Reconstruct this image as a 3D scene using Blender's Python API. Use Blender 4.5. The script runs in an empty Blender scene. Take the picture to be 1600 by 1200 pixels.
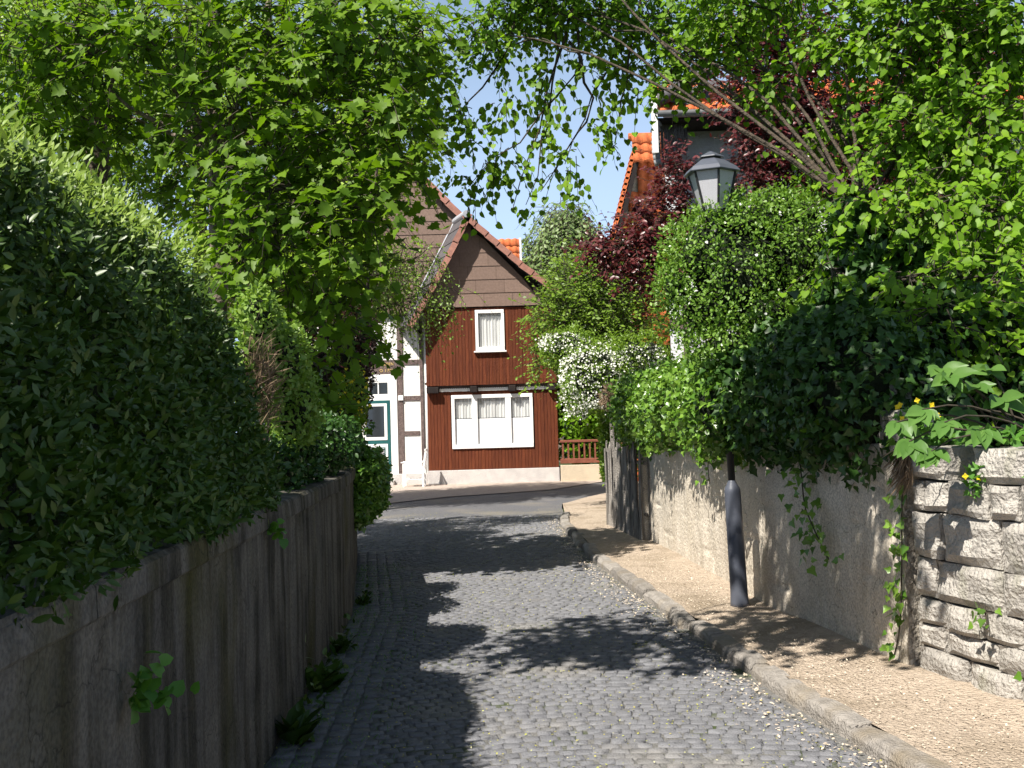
import bpy, math, random
import numpy as np
from mathutils import Vector, Matrix
R = math.radians
rng = np.random.default_rng(7)
random.seed(7)
sc = bpy.context.scene
col = sc.collection

# ------------------------------------------------------------------ camera
F = 1690.0
PITCH, ROLL, EYE = R(2.1), R(-1.6), 1.6
cam_d = bpy.data.cameras.new('camera'); cam = bpy.data.objects.new('camera', cam_d); col.objects.link(cam)
cam_d.sensor_width = 36.0; cam_d.lens = F/1600*36; cam_d.clip_start = 0.05; cam_d.clip_end = 3000
RM = Matrix.Rotation(R(90)+PITCH, 3, 'X') @ Matrix.Rotation(ROLL, 3, 'Z')
cam.matrix_world = Matrix.Translation((0, 0, EYE)) @ RM.to_4x4()
sc.camera = cam
RMn = np.array(RM)
def P(px, py, d):
    "world point at depth y = d seen in direction of photo pixel"
    v = RMn @ np.array([(px-800)/F, -(py-600)/F, -1.0])
    v = v/v[1]*d
    return np.array([v[0], v[1], v[2]+EYE])
def G(px, py, z=0.0):
    v = RMn @ np.array([(px-800)/F, -(py-600)/F, -1.0])
    v = v*((z-EYE)/v[2])
    return np.array([v[0], v[1], z])
def project(p):
    q = (np.asarray(p)-np.array([0, 0, EYE])) @ RMn
    return 800+F*q[..., 0]/-q[..., 2], 600-F*q[..., 1]/-q[..., 2], -q[..., 2]

# ------------------------------------------------------------------ world, sun, exposure
SUN = Vector((-0.50, -0.62, 1.0)).normalized()      # towards the sun
elev = math.asin(SUN.z); az = math.atan2(SUN.x, SUN.y)
w = bpy.data.worlds.new('World'); sc.world = w; w.use_nodes = True
nt = w.node_tree; nt.nodes.clear()
sky = nt.nodes.new('ShaderNodeTexSky'); sky.sky_type = 'NISHITA'; sky.sun_disc = False
sky.sun_elevation = elev; sky.sun_rotation = az; sky.air_density = 1.0; sky.dust_density = 1.0; sky.ozone_density = 1.0
bg = nt.nodes.new('ShaderNodeBackground'); bg.inputs[1].default_value = 0.05
wo = nt.nodes.new('ShaderNodeOutputWorld')
# pale spring haze that whitens the sky towards the horizon, the same all round
tcw = nt.nodes.new('ShaderNodeTexCoord'); sx = nt.nodes.new('ShaderNodeSeparateXYZ'); nt.links.new(tcw.outputs['Generated'], sx.inputs[0])
hr = nt.nodes.new('ShaderNodeMapRange'); hr.interpolation_type = 'SMOOTHSTEP'
hr.inputs[1].default_value = .0; hr.inputs[2].default_value = .62; hr.inputs[3].default_value = .95; hr.inputs[4].default_value = 0.0
nt.links.new(sx.outputs['Z'], hr.inputs[0])
hm = nt.nodes.new('ShaderNodeMix'); hm.data_type = 'RGBA'; nt.links.new(hr.outputs[0], hm.inputs[0]); nt.links.new(sky.outputs[0], hm.inputs[6]); hm.inputs[7].default_value = (7.9, 10.6, 14.8, 1)
nt.links.new(hm.outputs[2], bg.inputs[0]); nt.links.new(bg.outputs[0], wo.inputs[0])
sd = bpy.data.lights.new('sun', 'SUN'); sd.energy = 5.0; sd.angle = R(0.5); sd.color = (1.0, 0.95, 0.86)
so = bpy.data.objects.new('sun', sd); col.objects.link(so)
so.rotation_euler = SUN.to_track_quat('Z', 'Y').to_euler()
vs = sc.view_settings; vs.view_transform = 'Standard'; vs.look = 'None'; vs.gamma = 1; vs.use_curve_mapping = False
vs.exposure = 0.9
sc.cycles.diffuse_bounces = 2; sc.cycles.max_bounces = 6

# ------------------------------------------------------------------ object helpers
WL = {}      # world location of objects
def tag(o, label=None, cat=None, group=None, kind=None):
    if label: o['label'] = label
    if cat: o['category'] = cat
    if group: o['group'] = group
    if kind: o['kind'] = kind
    return o
def thing(name, loc, label=None, cat=None, group=None, kind=None):
    o = bpy.data.objects.new(name, None); col.objects.link(o); o.empty_display_size = .2
    o.location = Vector([float(a) for a in loc]); WL[o] = o.location.copy()
    return tag(o, label, cat, group, kind)
def link(name, me, parent=None, loc=(0, 0, 0)):
    o = bpy.data.objects.new(name, me); col.objects.link(o)
    loc = Vector([float(a) for a in loc])
    WL[o] = loc.copy()
    if parent is not None:
        o.parent = parent; o.location = loc-WL[parent]
    else: o.location = loc
    return o
def npmesh(name, V, Fc, m=None, smooth=False, attr=None):
    "Fc: (n,3|4) array or list of tuples"
    me = bpy.data.meshes.new(name)
    V = np.asarray(V, dtype=np.float32)
    if isinstance(Fc, np.ndarray):
        k = Fc.shape[1]; n = len(Fc)
        me.vertices.add(len(V)); me.vertices.foreach_set('co', V.ravel())
        me.loops.add(n*k); me.loops.foreach_set('vertex_index', Fc.ravel().astype(np.int32))
        me.polygons.add(n); me.polygons.foreach_set('loop_start', (np.arange(n)*k).astype(np.int32))
        me.update(calc_edges=True)
    else:
        me.from_pydata([tuple(map(float, v)) for v in V], [], [tuple(int(i) for i in f) for f in Fc]); me.update()
    if smooth: me.polygons.foreach_set('use_smooth', [True]*len(me.polygons))
    if attr is not None:
        a = me.attributes.new('rnd', 'FLOAT', 'POINT'); a.data.foreach_set('value', np.asarray(attr, dtype=np.float32))
    if m: me.materials.append(m)
    return me
def obj(name, V, Fc, m, parent=None, smooth=False, attr=None, kind=None, center=True):
    V = np.asarray(V, dtype=float)
    c = np.array([(V[:, 0].min()+V[:, 0].max())/2, (V[:, 1].min()+V[:, 1].max())/2, V[:, 2].min()]) if center else np.zeros(3)
    o = link(name, npmesh(name, V-c, Fc, m, smooth, attr), parent, c)
    if kind: o['kind'] = kind
    return o
class MB:
    def __init__(s): s.v = []; s.f = []
    def add(s, V, Fc):
        b = len(s.v); s.v += [tuple(map(float, v)) for v in V]; s.f += [tuple(i+b for i in f) for f in Fc]; return s
    def box(s, x0, x1, y0, y1, z0, z1, bev=0.0):
        if bev <= 0:
            V = [(x, y, z) for z in (z0, z1) for y in (y0, y1) for x in (x0, x1)]
            return s.add(V, [(0, 2, 3, 1), (4, 5, 7, 6), (0, 1, 5, 4), (2, 6, 7, 3), (0, 4, 6, 2), (1, 3, 7, 5)])
        b = bev; V = []
        for sx in (0, 1):
            for sy in (0, 1):
                for sz in (0, 1):
                    X = (x0, x1)[sx]; Y = (y0, y1)[sy]; Z = (z0, z1)[sz]
                    ix = X+(b if sx == 0 else -b); iy = Y+(b if sy == 0 else -b); iz = Z+(b if sz == 0 else -b)
                    V += [(X, iy, iz), (ix, Y, iz), (ix, iy, Z)]
        def i(sx, sy, sz, a): return (sx*4+sy*2+sz)*3+a
        Fs = []
        for q in (0, 1):
            Fs.append([i(q, 0, 0, 0), i(q, 1, 0, 0), i(q, 1, 1, 0), i(q, 0, 1, 0)][::(1 if q else -1)])
            Fs.append([i(0, q, 0, 1), i(0, q, 1, 1), i(1, q, 1, 1), i(1, q, 0, 1)][::(1 if q else -1)])
            Fs.append([i(0, 0, q, 2), i(1, 0, q, 2), i(1, 1, q, 2), i(0, 1, q, 2)][::(1 if q else -1)])
        for a in (0, 1):
            for c in (0, 1):
                Fs.append([i(a, c, 0, 0), i(a, c, 0, 1), i(a, c, 1, 1), i(a, c, 1, 0)])
                Fs.append([i(a, 0, c, 0), i(a, 0, c, 2), i(a, 1, c, 2), i(a, 1, c, 0)])
                Fs.append([i(0, a, c, 1), i(0, a, c, 2), i(1, a, c, 2), i(1, a, c, 1)])
        for sx in (0, 1):
            for sy in (0, 1):
                for sz in (0, 1): Fs.append([i(sx, sy, sz, 0), i(sx, sy, sz, 1), i(sx, sy, sz, 2)])
        return s.add(V, Fs)
    def prism(s, poly, e):
        "polygon (3d points) extruded by vector e"
        n = len(poly); V = [tuple(p) for p in poly]+[tuple(np.array(p)+np.array(e)) for p in poly]
        return s.add(V, [tuple(range(n))[::-1], tuple(range(n, 2*n))]+[(i, (i+1) % n, n+(i+1) % n, n+i) for i in range(n)])
    def bar(s, a, b, r, r2=None, n=8):
        a = Vector([float(q) for q in a]); b = Vector([float(q) for q in b]); r2 = r if r2 is None else r2
        d = (b-a).normalized(); u = d.orthogonal().normalized(); v = d.cross(u)
        V = []
        for c, rr in ((a, r), (b, r2)):
            for k in range(n):
                t = 2*math.pi*k/n; V.append(tuple(c+u*math.cos(t)*rr+v*math.sin(t)*rr))
        return s.add(V, [(k, (k+1) % n, n+(k+1) % n, n+k) for k in range(n)]+[tuple(range(n))[::-1], tuple(range(n, 2*n))])
    def lathe(s, base, prof, n=16, lean=(0, 0), rot=0):
        V = []; bx, by, bz = base
        for r, z in prof:
            for k in range(n):
                t = 2*math.pi*k/n+rot; V.append((bx+lean[0]*z+r*math.cos(t), by+lean[1]*z+r*math.sin(t), bz+z))
        m = len(prof); Fs = [(j*n+k, j*n+(k+1) % n, (j+1)*n+(k+1) % n, (j+1)*n+k) for j in range(m-1) for k in range(n)]
        Fs += [tuple(range(n))[::-1], tuple(range((m-1)*n, m*n))]
        return s.add(V, Fs)
    def build(s, name, m, parent=None, smooth=False, kind=None):
        me_o = obj(name, s.v, s.f, m, parent, smooth, None, kind); return me_o
def tubes(pts, rad, sides=4):
    "pts (N,M,3), rad (N,M) -> V, F"
    pts = np.asarray(pts, float); rad = np.asarray(rad, float); N, M, _ = pts.shape
    d = np.gradient(pts, axis=1); d /= np.linalg.norm(d, axis=2, keepdims=True)+1e-9
    ref = np.where(np.abs(d[..., 2:3]) > .9, np.array([1., 0, 0]), np.array([0, 0, 1.]))
    u = np.cross(d, ref); u /= np.linalg.norm(u, axis=2, keepdims=True)+1e-9; v = np.cross(d, u)
    t = np.arange(sides)*2*np.pi/sides
    V = pts[:, :, None]+rad[:, :, None, None]*(u[:, :, None]*np.cos(t)[:, None]+v[:, :, None]*np.sin(t)[:, None])
    base = (np.arange(N)*M*sides)[:, None, None]+(np.arange(M-1)*sides)[None, :, None]+np.arange(sides)[None, None]
    nxt = (np.arange(N)*M*sides)[:, None, None]+(np.arange(M-1)*sides)[None, :, None]+((np.arange(sides)+1) % sides)[None, None]
    Fc = np.stack([base, nxt, nxt+sides, base+sides], -1).reshape(-1, 4)
    return V.reshape(-1, 3), Fc

# ------------------------------------------------------------------ materials
def node(nt, t, **k):
    n = nt.nodes.new(t)
    for a, b in k.items(): setattr(n, a, b)
    return n
def new_mat(name):
    m = bpy.data.materials.new(name); m.use_nodes = True; nt = m.node_tree
    b = nt.nodes['Principled BSDF']; return m, nt, b
def c4(c): return (c[0], c[1], c[2], 1)
def noise_ramp(nt, scale, c1, c2, lo=.35, hi=.65, detail=6, stretch=None, vec=None):
    if vec is None: vec = node(nt, 'ShaderNodeNewGeometry').outputs['Position']
    if stretch:
        mp = node(nt, 'ShaderNodeMapping'); mp.inputs['Scale'].default_value = stretch
        nt.links.new(vec, mp.inputs['Vector']); vec = mp.outputs[0]
    n = node(nt, 'ShaderNodeTexNoise'); n.inputs['Scale'].default_value = scale; n.inputs['Detail'].default_value = detail
    nt.links.new(vec, n.inputs['Vector'])
    r = node(nt, 'ShaderNodeValToRGB'); r.color_ramp.elements[0].position = lo; r.color_ramp.elements[1].position = hi
    r.color_ramp.elements[0].color = c4(c1); r.color_ramp.elements[1].color = c4(c2)
    nt.links.new(n.outputs[0], r.inputs[0]); return r.outputs[0], n.outputs[0]
def mix(nt, mode, fac, a, b):
    x = node(nt, 'ShaderNodeMix', data_type='RGBA', blend_type=mode)
    if isinstance(fac, float): x.inputs[0].default_value = fac
    else: nt.links.new(fac, x.inputs[0])
    for s, v in ((6, a), (7, b)):
        if isinstance(v, tuple): x.inputs[s].default_value = c4(v)
        else: nt.links.new(v, x.inputs[s])
    return x.outputs[2]
def pm(name, c1, c2=None, scale=8, rough=.8, bump=.0, bscale=30, stretch=None, c3=None, s3=1.5, objvar=0.0, spec=.3, metal=0, lo3=.5, hi3=.7, st3=None):
    "procedural material: two-tone noise, optional large stains c3, optional per-object variation"
    m, nt, b = new_mat(name); c2 = c2 or tuple(x*.8 for x in c1)
    out, _ = noise_ramp(nt, scale, c1, c2, stretch=stretch)
    if c3:
        _, n3 = noise_ramp(nt, s3, c1, c3, stretch=st3)
        r = node(nt, 'ShaderNodeMapRange'); r.inputs[1].default_value = lo3; r.inputs[2].default_value = hi3
        nt.links.new(n3, r.inputs[0]); out = mix(nt, 'MIX', r.outputs[0], out, c3)
    if objvar:
        oi = node(nt, 'ShaderNodeObjectInfo'); mr = node(nt, 'ShaderNodeMapRange')
        mr.inputs[3].default_value = 1-objvar; mr.inputs[4].default_value = 1+objvar
        nt.links.new(oi.outputs['Random'], mr.inputs[0])
        at = node(nt, 'ShaderNodeAttribute'); at.attribute_name = 'rnd'
        ad = node(nt, 'ShaderNodeMath', operation='ADD'); nt.links.new(oi.outputs['Random'], ad.inputs[0]); nt.links.new(at.outputs['Fac'], ad.inputs[1])
        fr = node(nt, 'ShaderNodeMath', operation='FRACT'); nt.links.new(ad.outputs[0], fr.inputs[0]); nt.links.new(fr.outputs[0], mr.inputs[0])
        cb = node(nt, 'ShaderNodeCombineColor')
        for k in range(3): nt.links.new(mr.outputs[0], cb.inputs[k])
        out = mix(nt, 'MULTIPLY', 1.0, out, cb.outputs[0])
    nt.links.new(out, b.inputs['Base Color'])
    b.inputs['Roughness'].default_value = rough; b.inputs['Specular IOR Level'].default_value = spec; b.inputs['Metallic'].default_value = metal
    if bump:
        g = node(nt, 'ShaderNodeNewGeometry'); n = node(nt, 'ShaderNodeTexNoise'); n.inputs['Scale'].default_value = bscale; n.inputs['Detail'].default_value = 8
        nt.links.new(g.outputs['Position'], n.inputs['Vector'])
        bp = node(nt, 'ShaderNodeBump'); bp.inputs['Strength'].default_value = min(1, bump*10); bp.inputs['Distance'].default_value = bump*.1
        nt.links.new(n.outputs[0], bp.inputs['Height']); nt.links.new(bp.outputs[0], b.inputs['Normal'])
    return m
def leafmat(name, cols, trans=.35, rough=.42, spec=.35, tcol=None):
    m, nt, b = new_mat(name)
    at = node(nt, 'ShaderNodeAttribute'); at.attribute_name = 'rnd'; oi = node(nt, 'ShaderNodeObjectInfo')
    ad = node(nt, 'ShaderNodeMath', operation='ADD'); nt.links.new(at.outputs['Fac'], ad.inputs[0]); nt.links.new(oi.outputs['Random'], ad.inputs[1])
    fr = node(nt, 'ShaderNodeMath', operation='FRACT'); nt.links.new(ad.outputs[0], fr.inputs[0])
    r = node(nt, 'ShaderNodeValToRGB'); el = r.color_ramp.elements
    el[0].color = c4(cols[0]); el[1].color = c4(cols[-1])
    for i, c in enumerate(cols[1:-1]): e = el.new((i+1)/(len(cols)-1)); e.color = c4(c)
    nt.links.new(fr.outputs[0], r.inputs[0]); nt.links.new(r.outputs[0], b.inputs['Base Color'])
    b.inputs['Roughness'].default_value = rough; b.inputs['Specular IOR Level'].default_value = spec
    tr = node(nt, 'ShaderNodeBsdfTranslucent'); tc = tcol or (1.5, 1.6, .55)
    nt.links.new(mix(nt, 'MULTIPLY', 1.0, r.outputs[0], tc), tr.inputs['Color'])
    ms = node(nt, 'ShaderNodeMixShader'); ms.inputs[0].default_value = trans
    out = nt.nodes['Material Output']
    nt.links.new(b.outputs[0], ms.inputs[1]); nt.links.new(tr.outputs[0], ms.inputs[2]); nt.links.new(ms.outputs[0], out.inputs[0])
    return m

M = {}
M['soil'] = pm('soil', (.07, .05, .03), (.04, .045, .02), 3, .95, .3, 12)
M['grass_soil'] = pm('grass_soil', (.05, .07, .02), (.035, .05, .015), 1.2, .95, .3, 9)
M['joint'] = pm('joint_sand', (.19, .185, .18), (.135, .13, .12), 14, .95, .2, 60, c3=(.05, .07, .02), s3=2.5, lo3=.55, hi3=.7)
M['sett'] = pm('basalt_sett', (.190, .190, .203), (.150, .150, .162), 16, .72, .10, 90, objvar=.10, spec=.25, c3=(.25, .23, .20), s3=1.1, lo3=.55, hi3=.8)
M['kerb'] = pm('kerb_granite', (.33, .30, .27), (.22, .20, .18), 18, .85, .2, 70, c3=(.24, .20, .15), s3=3, objvar=.14)
M['walk'] = pm('sandy_gravel', (.53, .43, .335), (.41, .33, .255), 14, .95, .5, 45, c3=(.28, .22, .155), s3=1.6, lo3=.5, hi3=.75)
M['court'] = pm('forecourt_gravel', (.47, .39, .33), (.38, .31, .27), 9, .95, .3, 35)
M['plaster'] = pm('lime_plaster', (.60, .53, .44), (.50, .44, .36), 7, .93, .25, 34, c3=(.27, .235, .19), s3=6, lo3=.53, hi3=.72, st3=(3.5, 3.5, .5))
M['lplaster'] = pm('stained_concrete', (.17, .155, .13), (.065, .06, .045), 5.5, .93, .5, 26, stretch=(1.6, 1.6, .22), c3=(.11, .10, .035), s3=2.2, lo3=.48, hi3=.65, st3=(2, 2, .3))
M['stone'] = pm('sandstone', (.46, .425, .38), (.33, .305, .275), 9, .92, .35, 40, c3=(.21, .21, .13), s3=2.2, lo3=.55, hi3=.75, objvar=.13, st3=(2, 2, .7))
M['mortar'] = pm('dark_mortar', (.14, .12, .09), (.08, .07, .05), 9, .95, .4, 30)
M['metal'] = pm('grey_painted_steel', (.085, .092, .115), (.07, .077, .10), 5, .42, .02, 80, spec=.5)
M['black'] = pm('black_paint', (.02, .02, .022), (.03, .03, .03), 9, .4)
M['lampglass'], _nt, _b = new_mat('frosted_glass')
_o, _n = noise_ramp(_nt, 140, (.50, .49, .52), (.42, .41, .44)); _nt.links.new(_o, _b.inputs['Base Color']); _b.inputs['Roughness'].default_value = .35
M['oldwood'] = pm('weathered_wood', (.34, .31, .28), (.14, .125, .11), 22, .9, .4, 60, stretch=(3, 3, .2), objvar=.3)
M['bark'] = pm('bark', (.10, .075, .055), (.05, .04, .03), 14, .95, .6, 28, stretch=(1, 1, .3))
M['bark_pale'] = pm('pale_bark', (.24, .19, .15), (.12, .095, .075), 10, .9, .5, 24)
M['twig'] = pm('twig_bark', (.07, .055, .04), (.04, .035, .025), 30, .9)
M['core'] = pm('shrub_shade_core', (.014, .022, .007), (.008, .012, .005), 12, 1.0, .8, 14)  # near black, the shade between the leaves is in this colour
M['board'] = pm('brown_stained_board', (.135, .036, .013), (.085, .020, .009), 9, .68, .12, 40, stretch=(6, 6, .35), objvar=.16, spec=.2)
M['slab'] = pm('taupe_shingle', (.225, .155, .125), (.19, .130, .105), 20, .9, .15, 120, objvar=.07)
M['verge'] = pm('verge_tile', (.36, .17, .13), (.27, .13, .10), 8, .8, .1, 60, objvar=.1)
M['darkroof'] = pm('grey_roof_tile', (.11, .10, .105), (.08, .075, .08), 8, .7, objvar=.1)
M['soffit'] = pm('dark_soffit', (.022, .016, .014), (.014, .01, .01), 8, .9)
M['white'] = pm('white_gloss_paint', (.82, .81, .80), (.78, .77, .76), 4, .45)
M['render'] = pm('whitewashed_infill', (.82, .80, .77), (.76, .74, .71), 5, .9, .1, 40)
M['greywash'] = pm('plinth_render', (.55, .52, .50), (.47, .44, .43), 5, .9, .2, 40)
M['timber'] = pm('grey_brown_timber', (.17, .125, .115), (.11, .08, .075), 12, .85, .3, 40, stretch=(1, 1, 1))
M['teal'] = pm('teal_door_paint', (.02, .105, .105), (.016, .085, .088), 6, .4)
M['doorgrey'] = pm('door_panel_grey', (.42, .40, .43), (.36, .34, .37), 5, .5)
M['gold'] = pm('gilt_lettering', (.75, .55, .2), (.6, .42, .15), 20, .5)
M['curtain'] = pm('net_curtain', (.62, .62, .60), (.34, .345, .335), 7, .9, stretch=(6, 1, .05))
M['voile'] = pm('white_lower_curtain', (.86, .86, .87), (.82, .82, .84), 3, .6)
m, _nt, _b = new_mat('window_glass'); M['glass'] = m
_b.inputs['Base Color'].default_value = (.03, .035, .04, 1); _b.inputs['Roughness'].default_value = .06
m, _nt, _b = new_mat('clear_pane'); M['pane'] = m
_b.inputs['Base Color'].default_value = (.9, .92, .95, 1); _b.inputs['Roughness'].default_value = .03
_t = node(_nt, 'ShaderNodeBsdfTransparent'); _x = node(_nt, 'ShaderNodeMixShader'); _x.inputs[0].default_value = .07
_nt.links.new(_t.outputs[0], _x.inputs[1]); _nt.links.new(_b.outputs[0], _x.inputs[2]); _nt.links.new(_x.outputs[0], _nt.nodes['Material Output'].inputs[0])
M['lead'] = pm('lead_flashing', (.45, .46, .5), (.36, .37, .4), 9, .5)
M['orange'] = pm('orange_clay_tile', (.62, .165, .055), (.48, .12, .04), 7, .8, .1, 40, objvar=.12)
M['zinc'] = pm('zinc_gutter', (.30, .30, .30), (.22, .22, .225), 6, .45, spec=.5)
M['greywood'] = pm('grey_weatherboard', (.13, .12, .115), (.08, .075, .07), 10, .85, .2, 30, stretch=(4, 4, .3), objvar=.2)
M['railwood'] = pm('reddish_rail_wood', (.22, .075, .045), (.16, .05, .03), 10, .7)
M['lowwall'] = pm('buff_render', (.55, .46, .34), (.48, .40, .30), 4, .9, .2, 30)
M['gravelbit'] = pm('pale_gravel', (.60, .52, .42), (.40, .32, .24), 40, .9, objvar=.3)
M['bluewhite'] = pm('far_white_wall', (.70, .70, .72), (.62, .62, .66), 3, .9, .1, 20)
def wallmat(name, base, dark, moss, pale, streak, rough=.93):
    m, nt, b = new_mat(name)
    a, _ = noise_ramp(nt, 3.2, base, dark, .38, .62, 10)
    st, n1 = noise_ramp(nt, 4.0, pale, dark, .42, .60, 8, (2.2, 2.2, .16))
    o = mix(nt, 'MIX', streak, a, st)
    _, n2 = noise_ramp(nt, 1.1, base, dark, .3, .7, 8, (1.3, 1.3, .5)); mr = node(nt, 'ShaderNodeMapRange'); mr.inputs[1].default_value = .54; mr.inputs[2].default_value = .66; mr.inputs[4].default_value = .75
    nt.links.new(n2, mr.inputs[0]); o = mix(nt, 'MIX', mr.outputs[0], o, moss)
    sp, _ = noise_ramp(nt, 70, (1.1, 1.1, 1.1), (.72, .72, .72), .4, .62, 4); o = mix(nt, 'MULTIPLY', 1.0, o, sp)
    g = node(nt, 'ShaderNodeNewGeometry'); v = node(nt, 'ShaderNodeTexVoronoi', feature='DISTANCE_TO_EDGE'); v.inputs['Scale'].default_value = 1.9
    wn = node(nt, 'ShaderNodeTexNoise'); wn.inputs['Scale'].default_value = 5; wn.inputs['Detail'].default_value = 5; nt.links.new(g.outputs['Position'], wn.inputs['Vector'])
    vm = node(nt, 'ShaderNodeVectorMath', operation='MULTIPLY_ADD'); nt.links.new(wn.outputs[1], vm.inputs[0]); vm.inputs[1].default_value = (.35, .35, .35); nt.links.new(g.outputs['Position'], vm.inputs[2]); nt.links.new(vm.outputs[0], v.inputs['Vector'])
    cr = node(nt, 'ShaderNodeMapRange'); cr.inputs[1].default_value = .0; cr.inputs[2].default_value = .008; cr.inputs[3].default_value = .45; nt.links.new(v.outputs['Distance'], cr.inputs[0])
    cc = node(nt, 'ShaderNodeCombineColor'); [nt.links.new(cr.outputs[0], cc.inputs[k]) for k in range(3)]
    o = mix(nt, 'MULTIPLY', 1.0, o, cc.outputs[0]); nt.links.new(o, b.inputs['Base Color']); b.inputs['Roughness'].default_value = rough; b.inputs['Specular IOR Level'].default_value = .2
    bn = node(nt, 'ShaderNodeTexNoise'); bn.inputs['Scale'].default_value = 28; bn.inputs['Detail'].default_value = 9; nt.links.new(g.outputs['Position'], bn.inputs['Vector'])
    bp = node(nt, 'ShaderNodeBump'); bp.inputs['Strength'].default_value = .9; bp.inputs['Distance'].default_value = .02; nt.links.new(bn.outputs[0], bp.inputs['Height']); nt.links.new(bp.outputs[0], b.inputs['Normal'])
    return m
M['lplaster'] = wallmat('old_stained_concrete', (.115, .102, .078), (.030, .028, .022), (.06, .056, .012), (.22, .205, .19), .38)
M['plaster'] = wallmat('lime_plaster_weathered', (.66, .585, .485), (.54, .475, .385), (.42, .36, .29), (.66, .61, .54), .30)
# leaves
M['hedge'] = leafmat('laurel_leaf', [(.024, .058, .006), (.05, .095, .010), (.03, .070, .007), (.085, .135, .018)], .12, .40, .35)
M['hedgesunlit'] = leafmat('sun_tinted_young_laurel', [(.13, .21, .022), (.20, .29, .04), (.10, .17, .018), (.25, .34, .06)], .2, .45, .3)  # young leaves made paler so the hedge top carries sunlight in its colour
M['maple'] = leafmat('maple_leaf', [(.06, .125, .008), (.105, .19, .012), (.14, .24, .016), (.08, .155, .010)], .38, .5, .25)
M['linden'] = leafmat('linden_leaf', [(.11, .22, .010), (.17, .31, .016), (.08, .17, .010), (.22, .36, .022)], .38, .5, .25)
M['plum'] = leafmat('red_plum_leaf', [(.085, .016, .02), (.14, .03, .032), (.06, .012, .016), (.18, .055, .048)], .28, .35, .5, tcol=(1.5, .6, .6))
M['shrub'] = leafmat('shrub_leaf', [(.09, .18, .022), (.15, .27, .035), (.11, .21, .025), (.22, .34, .06)], .3)
M['ivy'] = leafmat('ivy_leaf', [(.06, .14, .014), (.11, .22, .024), (.19, .32, .045), (.05, .11, .016)], .2, .3, .55)
M['shadeivy'] = leafmat('shade_tinted_ivy_leaf', [(.018, .048, .009), (.032, .082, .014), (.048, .11, .018), (.022, .058, .011)], .15, .38, .35)  # darker ivy leaf, shade is put into the colour
M['paleshrub'] = leafmat('pale_shrub_leaf', [(.16, .27, .04), (.22, .33, .06), (.12, .22, .03), (.26, .36, .08)], .3)
M['yellowgreen'] = leafmat('young_leaf', [(.22, .34, .03), (.30, .42, .04), (.17, .29, .03), (.36, .46, .06)], .45)
M['midgreen'] = leafmat('mid_green_leaf', [(.11, .20, .02), (.16, .26, .03), (.20, .30, .035), (.08, .15, .018)], .35)
M['birch'] = leafmat('birch_leaf', [(.19, .27, .09), (.25, .33, .13), (.15, .23, .08), (.28, .35, .16)], .4)
M['walnut'] = leafmat('broad_leaf', [(.07, .15, .03), (.085, .18, .035), (.11, .21, .045), (.075, .16, .03)], .25, .4)
M['weed'] = leafmat('weed_leaf', [(.06, .16, .02), (.09, .22, .03), (.12, .26, .04), (.07, .18, .03)], .3)
M['petal'] = leafmat('white_petal', [(.80, .80, .72), (.86, .86, .80), (.75, .76, .64), (.85, .85, .78)], .2, .6, .2, tcol=(1, 1, .9))
M['yellow'] = leafmat('yellow_petal', [(.80, .60, .02), (.85, .68, .03), (.7, .5, .02), (.85, .7, .05)], .25, .6, .2, tcol=(1, 1, .5))
M['drygrass'] = leafmat('dry_stalks', [(.20, .145, .10), (.14, .10, .07), (.28, .20, .13), (.17, .12, .085)], .1, .8, .1, tcol=(1, 1, 1))
M['purple'] = leafmat('purple_barberry_leaf', [(.045, .012, .016), (.07, .02, .02), (.035, .018, .014), (.05, .05, .015)], .25, .4, tcol=(1.3, .7, .6))
M['fleck'] = leafmat('fallen_blossom', [(.42, .42, .05), (.5, .42, .1), (.35, .4, .06), (.6, .55, .35)], .1, .8, .1)

# ------------------------------------------------------------------ foliage helpers
def half(pts, cz=.0):
    "mirror a right outline (side,dir) into a fan template around centre"
    return pts
def fan(outline, centre=(0, .4), droop=.12, fold=.10):
    o = [(x, y) for x, y in outline]+[(-x, y) for x, y in outline[-2:0:-1]]
    pts = [centre]+o
    V = np.array([[x, y, fold*abs(x)*2-droop*y*y] for x, y in pts])
    n = len(o); Fc = np.array([[0, 1+i, 1+(i+1) % n] for i in range(n)])
    return V, Fc
T = {
 'lance': fan([(0, 0), (.17, .3), (.17, .62), (0, 1)], (0, .45)),
 'oval': fan([(0, 0), (.26, .28), (.25, .65), (0, 1)], (0, .45)),
 'round': fan([(0, .02), (.30, -.04), (.46, .25), (.38, .6), (0, 1)], (0, .4)),
 'maple': fan([(0, 0), (.30, -.08), (.30, .10), (.56, .26), (.42, .42), (.42, .66), (.22, .66), (0, 1)], (0, .32), .18, .12),
 'ivy': fan([(0, 0), (.34, -.08), (.50, .22), (.26, .46), (0, 1)], (0, .3), .1),
 'tiny': (np.array([[0, 0, 0], [.3, .5, .05], [0, 1, 0], [-.3, .5, .05]]), np.array([[0, 1, 2], [0, 2, 3]])),
 'straw': (np.array([[-.012, 0, 0], [.012, 0, 0], [.010, .6, -.05], [0, 1, -.15]]), np.array([[0, 1, 2], [0, 2, 3]])),
 'broad': fan([(0, 0), (.16, .12), (.27, .32), (.28, .52), (.20, .74), (.09, .9), (0, 1.04)], (0, .45), .2, .16),
 'blade': (np.array([[-.03, 0, 0], [.03, 0, 0], [.02, .6, -.05], [0, 1, -.25]]), np.array([[0, 1, 2], [0, 2, 3]])),
}
def nrm(a): return a/(np.linalg.norm(a, axis=-1, keepdims=True)+1e-9)
def frames(d, up):
    d = nrm(d); s = nrm(np.cross(d, up)); n = np.cross(s, d); return s, d, n
leaf_mesh_cache = {}
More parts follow.
